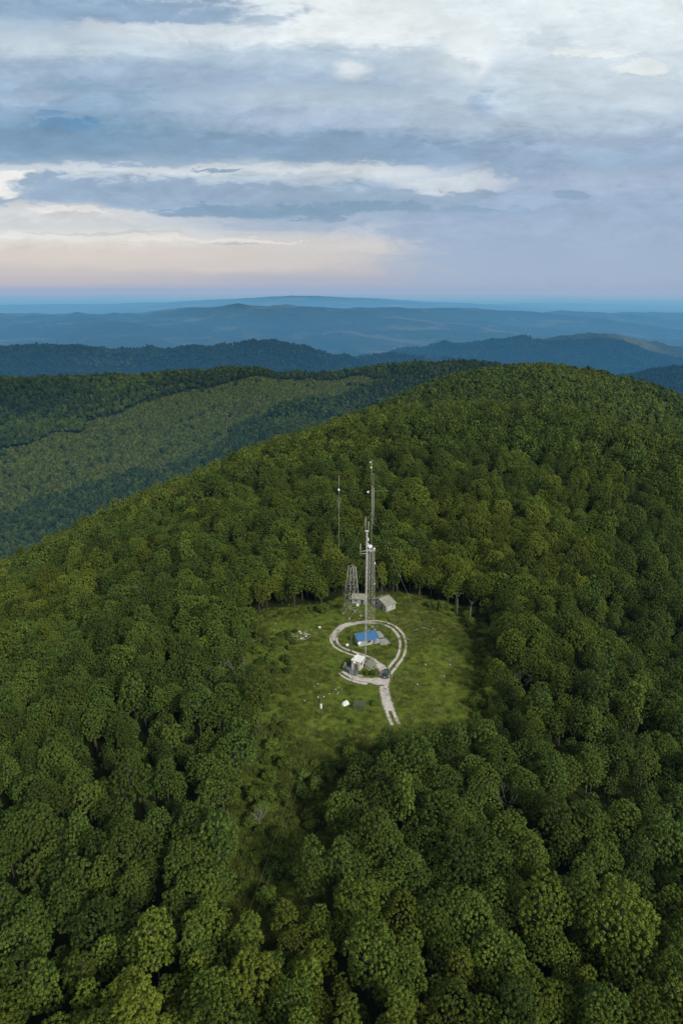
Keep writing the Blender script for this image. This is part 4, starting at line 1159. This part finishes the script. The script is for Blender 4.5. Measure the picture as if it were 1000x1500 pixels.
# white hut
r = empty('white_hut', (4.8, 173.9, 0), R(60.7)); tag(r, 'small cream walled hut with flat white roof left of the car', 'hut')
MB().box((0, 0, 1.3), (3.3, 2.6, 3.0)).build('wall', CREAM, r)
rf = MB().box((0, 0, 2.91), (3.6, 2.9, 0.22), bev=0.04).build('roof', WHITE, r)
for a, b in ((1.4, 0.9), (0.5, 1.2), (-0.6, 0.7)): MB().box((a, b, 3.13), (0.7, 0.5, 0.3), 0.3, bev=0.04).build('vent', WHITE, rf)
dd = panel(r, 'door', (-1.67, -0.3, 1.0), (0.10, 1.0, 2.0), plain('grey_door', (0.16, 0.17, 0.17), 0.6)); MB().lathe([(0.05, 0), (0.05, 0.08)], 8, Matrix.Translation((-1.76, 0.05, 1.0)) @ Matrix.Rotation(R(-90), 4, 'Y')).build('handle', STEEL, dd)
panel(r, 'window', (-0.5, -1.32, 1.8), (0.9, 0.10, 0.6), GLASS)
f = empty('sheet_fence', (2.2, 172.5, 0)); tag(f, 'low blue grey sheet metal fence around the yard left of the white hut', 'fence')
FP = [(3.0, 176.0), (0.9, 174.6), (0.5, 172.4), (2.4, 170.0), (4.4, 169.4)]
bl = plain('blue_grey_sheet', (0.17, 0.20, 0.22), 0.6, 0.1, var=0.25)
for (a, b), (c, d) in zip(FP[:-1], FP[1:]):
    L_ = math.hypot(c - a, d - b); pn = MB(); nn = int(L_ / 0.16)
    base = Vector((a - 2.2, b - 172.5, 0)); u = Vector((c - a, d - b, 0)) / L_; n_ = Vector((-u.y, u.x, 0)); vs = []; fs = []
    for i in range(nn + 1):
        q = base + u * (L_ * i / nn) + n_ * (0.035 if i % 2 else -0.035); vs += [q + Vector((0, 0, -0.05)), q + Vector((0, 0, 1.15 + 0.03 * math.sin(i)))]
    for i in range(nn): fs.append((2 * i, 2 * i + 2, 2 * i + 3, 2 * i + 1))
    pn.add(vs, fs); pn.build('panel', bl, f)
for a, b in FP: MB().tube([(a - 2.2, b - 172.5, -0.2), (a - 2.2, b - 172.5, 1.35)], 0.055, 6).build('post', STEEL, f)
slab('concrete_pad', (2.7, 172.6, 0), R(52), (4.0, 3.2, 0.2), plain('dark_concrete', (0.13, 0.15, 0.16), 0.7, var=0.3), 'dark grey pad inside the low fence, left of the white hut', 'pad')  # darker grey concrete tone for this slab
# sloped shelter right of the hut
r = empty('sloped_shelter', (8.5, 174.6, 0), R(58)); tag(r, 'low grey green sloping roof sheltering a trench, right of the white hut', 'shelter')
v = [(-1.9, -1.1, 0.25), (1.9, -1.1, 0.25), (1.9, 1.0, 1.35), (-1.9, 1.0, 1.35)]; v += [(a, b, c + 0.08) for a, b, c in v]
MB().add(v, [(4, 5, 6, 7), (3, 2, 1, 0), (0, 1, 5, 4), (1, 2, 6, 5), (2, 3, 7, 6), (3, 0, 4, 7)]).build('roof', GREYG, r)
for q in (-1.75, 1.75): MB().add([(q - .08, -0.95, -.1), (q + .08, -0.95, -.1), (q + .08, 0.85, -.1), (q - .08, 0.85, -.1), (q - .08, -0.95, 0.28), (q + .08, -0.95, 0.28), (q + .08, 0.85, 1.22), (q - .08, 0.85, 1.22)], [(0, 3, 2, 1), (4, 5, 6, 7), (0, 1, 5, 4), (1, 2, 6, 5), (2, 3, 7, 6), (3, 0, 4, 7)]).build('side_wall', CONC, r)
MB().box((0, 0.92, 0.58), (3.4, 0.14, 1.3)).build('back_wall', CONC, r)

# ---------------------------------------------------------------- poles, small things
def lamp_post(name, x, y, h, label):
    r = empty(name, (x, y, Hs(x, y))); tag(r, label, 'lamp post')
    MB().tube([(0, 0, -0.3), (0, 0, h)], [0.10, 0.07], 8).build('pole', STEEL, r)
    a = MB().tube([(0, 0, h - 0.25), (0.2, -0.2, h + 0.1), (0.5, -0.35, h + 0.12)], 0.05, 6).build('arm', STEEL, r)
    MB().lathe([(0.05, 0.25), (0.16, 0.2), (0.42, -0.12), (0.40, -0.16), (0.2, -0.2)], 12, Matrix.Translation((0.45, -0.33, h + 0.05))).build('lamp_shade', WHITE, a)
    return r
lamp_post('lamp_post', 3.0, 166.2, 6.4, 'thin lamp post with white head in front of the white hut')
r = empty('pole', (2.9, 181.9, 0)); tag(r, 'plain grey wooden pole between the loop road and the blue roofed hut', 'pole')
MB().tube([(0, 0, -0.3), (0.05, 0.05, 6.1)], [0.15, 0.11], 8).build('shaft', WOOD, r); MB().box((0.05, 0.05, 5.7), (0.9, 0.10, 0.12), bev=0.02).build('crossarm', WOOD, r)
def utility_pole(x, y, h, label, white=True):
    r = empty('utility_pole', (x, y, Hs(x, y)), R(8)); tag(r, label, 'utility pole', 'utility poles of the power line')
    MB().tube([(0, 0, -0.4), (0, 0, h)], [0.14, 0.10], 8).build('shaft', WOOD, r)
    a = MB().box((0, -0.08, h - 0.35), (1.7, 0.12, 0.14), bev=0.02).build('crossarm', WOOD, r)
    for q in (-0.72, 0.72): MB().lathe([(0.05, 0), (0.13, 0.06), (0.15, 0.2), (0.09, 0.32), (0.03, 0.36)], 8, Matrix.Translation((q, -0.08, h - 0.28))).build('insulator', WHITE, a)
    if white: MB().box((0, -0.24, h * 0.55), (0.5, 0.3, 1.3), bev=0.04).build('meter_box', WHITE, r)
    return r
utility_pole(-5.2, 149.9, 6.0, 'utility pole with a white box and crossarm at the top of the cutting')
px2, py2 = -16.0, 83.0; pz2 = Hs(px2, py2)
utility_pole(px2, py2, 4.4, 'utility pole among the trees at the foot of the cutting', white=False)
for q in (-0.72, 0.72):
    a = Vector((-5.2 + q, 149.8, 6.05)); b = Vector((px2 + q, py2, pz2 + 4.4)); mb = MB()
    mb.tube([a.lerp(b, i / 24) - Vector((0, 0, 2.6 * 4 * (i / 24) * (1 - i / 24))) for i in range(25)], 0.022, 4)
    tag(mb.build('power_line', plain('green_grey_cable', (0.17, 0.19, 0.10), 0.7)), ('left' if q < 0 else 'right') + ' cable of the power line hanging over the cutting', 'cable', 'cables of the power line')
for x, y, h, lb in ((-7.4, 189.5, 4.2, 'thin bare pole in the grass right of the rubble ring'), (-3.0, 164.5, 3.6, 'thin bare pole in the grass above the utility pole')):
    o = MB().tube([(0, 0, -0.3), (0.03, 0, h * 0.5), (0.0, 0.05, h)], [0.06, 0.05, 0.04], 6).build('pole', WOOD); o.location = (x, y, 0); tag(o, lb, 'pole')
r = empty('marker_post', (-7.0, 196.2, 0)); tag(r, 'short post with a white flared box near the rubble ring', 'post')
MB().tube([(0, 0, -0.2), (0, 0, 0.8)], 0.07, 6).build('post', WOOD, r); MB().lathe([(0.22, 0.0), (0.30, 0.3), (0.50, 0.62), (0.46, 0.66), (0.1, 0.62)], 8, Matrix.Translation((0, 0, 0.75))).build('box', WHITE, r)

# white crumpled sheet over a drum
g = random.Random(5); vs = []; fs = []; n = 14
for i in range(n):
    for j in range(n):
        a, b = i / (n - 1) * 2 - 1, j / (n - 1) * 2 - 1
        rr_ = max(abs(a), abs(b)); z = 1.0 * max(0, 1 - rr_ ** 2.2) + 0.13 * math.sin(a * 9 + b * 4) + g.uniform(-.06, .06)
        if a < -0.2 and b < 0: z *= 0.45
        vs.append((a * 1.0, b * 0.75, max(z, 0.02) if rr_ < 1 else -0.02))
for i in range(n - 1):
    for j in range(n - 1): fs.append((i * n + j, (i + 1) * n + j, (i + 1) * n + j + 1, i * n + j + 1))
o = MB().add(vs, fs, True).build('tarpaulin', WHITE); o.location = (1.1, 155.5, 0); o.rotation_euler = (0, 0, 0.5); tag(o, 'crumpled white tarpaulin heap in the grass left of the slatted pen', 'tarpaulin')
# slatted pen
r = empty('slatted_pen', (4.7, 153.8, 0), R(-6)); tag(r, 'grey green slatted wooden pen with an open frame in the grass', 'pen')
PEN = plain('green_grey_wood', (0.13, 0.15, 0.09), 0.9, var=0.35, scale=2)
for a in (-1.4, 1.4):
    for b in (-1.0, 1.0): MB().box((a, b, 0.65), (0.14, 0.14, 1.5)).build('post', PEN, r)
s_ = MB()
for i in range(9): s_.box((-1.4 + 0.35 * i, 0, 1.45), (0.22, 2.3, 0.05))
s_.build('slatted_top', PEN, r)
for b in (-1.08, 1.08):
    s_ = MB()
    for z in (0.3, 0.65, 1.0, 1.3): s_.box((0, b, z), (3.0, 0.05, 0.14))
    s_.build('side_rail', PEN, r)
for a in (-1.48, 1.48):
    s_ = MB()
    for z in (0.3, 0.65, 1.0, 1.3): s_.box((a, 0, z), (0.05, 2.0, 0.14))
    s_.build('end_rail', PEN, r)

# stones, one mesh each
def stone_mesh(seed):
    g = random.Random(seed); mb = MB(); vs = []; rows = 5; n = 8
    for i in range(rows):
        th = math.pi * (0.08 + 0.84 * i / (rows - 1))
        for k in range(n):
            q = 2 * math.pi * k / n; s = g.uniform(0.8, 1.15)
            vs.append((math.sin(th) * math.cos(q) * s, math.sin(th) * math.sin(q) * s * 0.8, math.cos(th) * 0.55 * s))
    fs = [(i * n + k, (i + 1) * n + k, (i + 1) * n + (k + 1) % n, i * n + (k + 1) % n) for i in range(rows - 1) for k in range(n)]
    fs += [tuple(range(n)), tuple(range((rows - 1) * n, rows * n))[::-1]]
    me = bpy.data.meshes.new('stone'); me.from_pydata(vs, [], fs); me.materials.append(PALE); me.update(); return me
PALE = plain('pale_limestone', (0.55, 0.53, 0.48), 0.9, var=0.25, scale=1.5)
ST = [stone_mesh(i) for i in range(6)]
def stone(x, y, s, label, group):
    o = link('stone', random.choice(ST)); o.location = (x, y, Hs(x, y) + s * 0.15); o.rotation_euler = (0, 0, random.uniform(0, 6.28)); o.scale = (s, s * random.uniform(.6, 1), s * random.uniform(.6, 1))
    tag(o, label, 'stone', group)
for i in range(34):
    q = random.uniform(0, 6.28); rad = random.gauss(1.75, 0.45)
    stone(-13.0 + 1.35 * rad * math.cos(q), 193.3 + 1.3 * rad * math.sin(q), random.uniform(0.22, 0.5), 'pale stone in the rubble ring at the left of the clearing', 'stones of the rubble ring')
for i in range(9): stone(-1.6 + random.gauss(0, 0.9), 162.0 + random.gauss(0, 1.0), random.uniform(0.14, 0.3), 'small pale stone in the scatter above the white tarpaulin', 'scattered pale stones')
for x, y in ((-7.4, 164.0), (-5.3, 164.6), (-6.6, 165.2), (-9.8, 157.0), (-13.2, 152.5)): stone(x, y, random.uniform(0.2, 0.36), 'pale stone lying alone in the grass left of the lamp post', 'scattered pale stones')
for i in range(7): stone(6.1 + i * 0.62, 170.6 + i * 0.55 + random.uniform(-.2, .2), random.uniform(0.18, 0.3), 'pale kerb stone in the row beside the sloped shelter', 'kerb stones')
for x, y in ((26.5, 176.0), (31.6, 175.3), (27.3, 172.5), (34.0, 179.0), (24.0, 186.5), (21.0, 165.0), (29.0, 169.0), (33.5, 172.0), (30.0, 190.5), (24.5, 175.5), (22.5, 200.0), (31.0, 199.0)):
    stone(x, y, random.uniform(0.16, 0.34), 'pale stone in the grass right of the loop road', 'scattered pale stones')
for i in range(22):
    x, y = random.uniform(-26, -9), random.uniform(181, 203)
    stone(x, y, random.uniform(0.12, 0.26), 'small pale stone in the rough grass around the rubble ring', 'scattered pale stones')

# fallen branches and bare trees
def branch(pts, r, label, twigs=3):
    x0, y0 = pts[0]; z0 = Hs(x0, y0); g = random.Random(int(x0 * 10)); mb = MB()
    P = [Vector((a - x0, b - y0, Hs(a, b) - z0 + 0.12 + g.uniform(0, 0.15))) for a, b in pts]
    mb.tube(P, [r * (1 - 0.6 * i / (len(P) - 1)) for i in range(len(P))], 6)
    for i in range(twigs):
        p = P[g.randrange(1, len(P))]; mb.tube([p, p + Vector((g.uniform(-1, 1), g.uniform(-1, 1), g.uniform(0.2, 0.7)))], [r * 0.5, r * 0.2], 5)
    o = mb.build('fallen_branch', DEADWOOD); o.location = (x0, y0, z0); tag(o, label, 'branch', 'fallen branches in the grass')
branch([(22.6, 196.0), (24.4, 196.6), (26.6, 197.9), (28.6, 196.2)], 0.16, 'bent pale branch in the grass right of the loop road')
branch([(20.2, 191.6), (20.8, 190.2), (21.9, 189.0)], 0.22, 'short thick pale log at the right outer edge of the loop')
branch([(-28.4, 188.0), (-27.0, 189.4), (-25.4, 190.2), (-24.2, 191.6)], 0.17, 'long pale branch at the left edge of the clearing')
branch([(-28.2, 193.6), (-27.7, 196.2), (-27.2, 198.6)], 0.13, 'upright pale branch beside the left forest edge')
branch([(-17.5, 147.9), (-15.5, 147.3), (-13.6, 147.3)], 0.16, 'straight pale branch in the grass left of the utility pole')
branch([(-12.5, 189.6), (-10.6, 190.6), (-9.2, 193.4)], 0.20, 'curved pale log on the near side of the rubble ring')
branch([(29.6, 179.2), (31.6, 177.0), (32.6, 174.4)], 0.13, 'thin pale branch at the right side of the clearing')
branch([(-23.5, 176.6), (-21.2, 177.4)], 0.2, 'short pale log on the left side of the clearing', 1)

DEAD = [(-69.5, 218, 10.5, 1.0, 'bare pale many stemmed tree in the forest far left of the clearing', 5), (-33.8, 161, 9.0, 1.0, 'bare fan shaped pale tree left of the clearing, leftmost of a pair', 5), (-28.6, 163, 8.5, 0.8, 'bare fan shaped pale tree left of the clearing, rightmost of a pair', 4),
        (-16.6, 112, 5.0, 0.7, 'bare pale antler shaped tree standing in the overgrown cutting', 4), (34.2, 114, 9.5, 0.9, 'bare pale tree among the crowns at lower right', 4), (41.6, 199.5, 9.0, 0.9, 'tall bent bare white trunk at the right forest edge', 1), (38.6, 206.5, 8.5, 0.8, 'straight bare grey trunk in the dark gap at right', 1), (47.5, 157, 8.5, 0.8, 'bare forked tree at the right edge of the clearing', 3)]
def dead_tree(x, y, h, s, label, nb):
    g = random.Random(int(x * 7 + y)); r = empty('dead_tree', (x, y, Hs(x, y) - 0.2), g.uniform(0, 6)); tag(r, label, 'dead tree')
    fork = h * (0.45 if nb > 1 else 0.8); tr = MB(); lx, ly = g.uniform(-.5, .5), g.uniform(-.5, .5)
    top = Vector((lx, ly, fork)); tr.tube([(0, 0, 0), (lx * .3, ly * .2, fork * .5), top], [0.18 * s, 0.14 * s, 0.10 * s], 7)
    tr.build('trunk', DEADWOOD, r)
    for i in range(nb):
        q = 6.283 * i / nb + g.uniform(-.4, .4); sp_ = (h - fork) * g.uniform(0.35, 0.6) if nb > 1 else 0.5
        e = top + Vector((math.cos(q) * sp_, math.sin(q) * sp_, (h - fork) * g.uniform(.8, 1.0))); mid_ = top.lerp(e, 0.5) + Vector((math.cos(q), math.sin(q), 0)) * sp_ * 0.15
        b = MB().tube([top - Vector((0, 0, .15)), mid_, e], [0.09 * s, 0.06 * s, 0.02], 6)
        for k in range(7):
            p = mid_.lerp(e, g.uniform(-0.3, 0.9)); tw = p + Vector((g.uniform(-1, 1), g.uniform(-1, 1), g.uniform(0.3, 1.3))); b.tube([p, tw], [0.035 * s, 0.015], 5)
            b.tube([p.lerp(tw, .6), tw + Vector((g.uniform(-.5, .5), g.uniform(-.5, .5), g.uniform(0, .6)))], [0.02 * s, 0.01], 4)
        b.build('branch', DEADWOOD, r)
for a in DEAD: dead_tree(*a)

# ---------------------------------------------------------------- the car
def car(x, y, rz):
    """dark teal estate car, nose along local +Y"""
    r = empty('parked_car', (x, y, Hs(x, y) + 0.055), rz); tag(r, 'dark teal green estate car parked where the spur meets the loop road', 'car')
    m, nt, p, out = new_mat('car_paint'); p.inputs['Base Color'].default_value = (0.012, 0.050, 0.045, 1); p.inputs['Roughness'].default_value = 0.28; p.inputs['Coat Weight'].default_value = 0.6
    n = nt.noise(nt.new('ShaderNodeTexCoord').outputs['Object'], 3, 4, 0.6); nt.put(p.inputs['Base Color'], nt.mix(n, (0.010, 0.042, 0.040), (0.020, 0.062, 0.055)))
    RUB = plain('tyre_rubber', (0.02, 0.02, 0.02), 0.9); RIM = plain('alloy', (0.4, 0.4, 0.4), 0.35, 0.8); TAIL = plain('tail_red', (0.35, 0.02, 0.02), 0.3); HEAD = plain('lamp_glass', (0.7, 0.7, 0.7), 0.2)
    def loft(secs, name, mat, par):
        """secs: (y, half width, z low, z high, half width at top)"""
        vs = []; fs = []; n = 10
        for yy, w, z0, z1, wt in secs:
            b = 0.10
            vs += [(-w + b, yy, z0), (w - b, yy, z0), (w, yy, z0 + b), (w, yy, z0 + (z1 - z0) * .6), (wt, yy, z1 - b * .5), (wt - b, yy, z1), (-wt + b, yy, z1), (-wt, yy, z1 - b * .5), (-w, yy, z0 + (z1 - z0) * .6), (-w, yy, z0 + b)]
        for i in range(len(secs) - 1):
            for k in range(n): fs.append((i * n + k, i * n + (k + 1) % n, (i + 1) * n + (k + 1) % n, (i + 1) * n + k)[::-1])
        fs.append(tuple(range(n))); fs.append(tuple((len(secs) - 1) * n + k for k in range(n))[::-1])
        return MB().add(vs, fs, True).build(name, mat, par)
    loft([(-2.28, .72, .42, .86, .66), (-2.20, .86, .32, .98, .80), (-1.5, .91, .26, 1.0, .86), (0.6, .92, .24, .98, .86), (1.4, .90, .26, .92, .82), (2.05, .84, .30, .80, .72), (2.25, .66, .40, .66, .56)], 'body', m, r)
    loft([(-2.08, .76, .92, 1.02, .72), (-1.78, .76, .92, 1.42, .62), (-1.2, .77, .92, 1.50, .62), (-0.1, .77, .92, 1.50, .62), (0.45, .76, .92, 1.40, .60), (1.05, .72, .90, .98, .66)], 'cabin', GLASS, r)
    loft([(-1.82, .60, 1.41, 1.46, .56), (-1.2, .64, 1.485, 1.55, .60), (-0.1, .64, 1.485, 1.55, .60), (0.32, .60, 1.42, 1.47, .56)], 'roof', m, r)
    for s in (-1, 1):
        rail = MB().tube([(s * .54, -1.7, 1.50), (s * .54, -0.9, 1.60), (s * .54, 0.1, 1.56)], 0.022, 5); rail.build('roof_rail', RIM, r)
        for yy in (-1.02, 0.05): MB().tube([(s * .79, yy, .95), (s * .655, yy - .05, 1.47)], 0.035, 5).build('pillar', m, r)
        MB().box((s * .98, 0.62, 1.0), (0.2, 0.12, 0.13), bev=0.03).build('mirror', m, r)
        MB().box((s * .66, -2.245, .80), (0.22, 0.08, 0.26), bev=0.02).build('taillight', TAIL, r)
        MB().box((s * .62, 2.14, .66), (0.30, 0.12, 0.14), bev=0.03).build('headlight', HEAD, r)
        MB().box((s * .93, -0.5, .78), (0.03, 0.18, 0.04)).build('door_handle', RIM, r)
        for yy in (-1.38, 1.36):
            w = empty('wheel', (s * .80, yy, .32)); w.parent = r
            Mx = Matrix.Rotation(R(90), 4, 'Y')
            MB().lathe([(.20, -.11), (.29, -.11), (.325, -.07), (.325, .07), (.29, .11), (.20, .11)], 18, Mx).build('tyre', RUB, w)
            MB().lathe([(.04, -.1 * 1), (.20, -.09), (.20, .09), (.04, .1)], 12, Mx).build('rim', RIM, w)
    MB().box((0, -2.29, .46), (1.5, .10, .16), bev=0.03).build('bumper', DARKM, r); MB().box((0, 2.24, .42), (1.4, .10, .14), bev=0.03).build('bumper', DARKM, r)
    MB().box((0, -2.27, .72), (0.5, .05, .11)).build('number_plate', WHITE, r)
car(12.55, 169.6, R(-12))
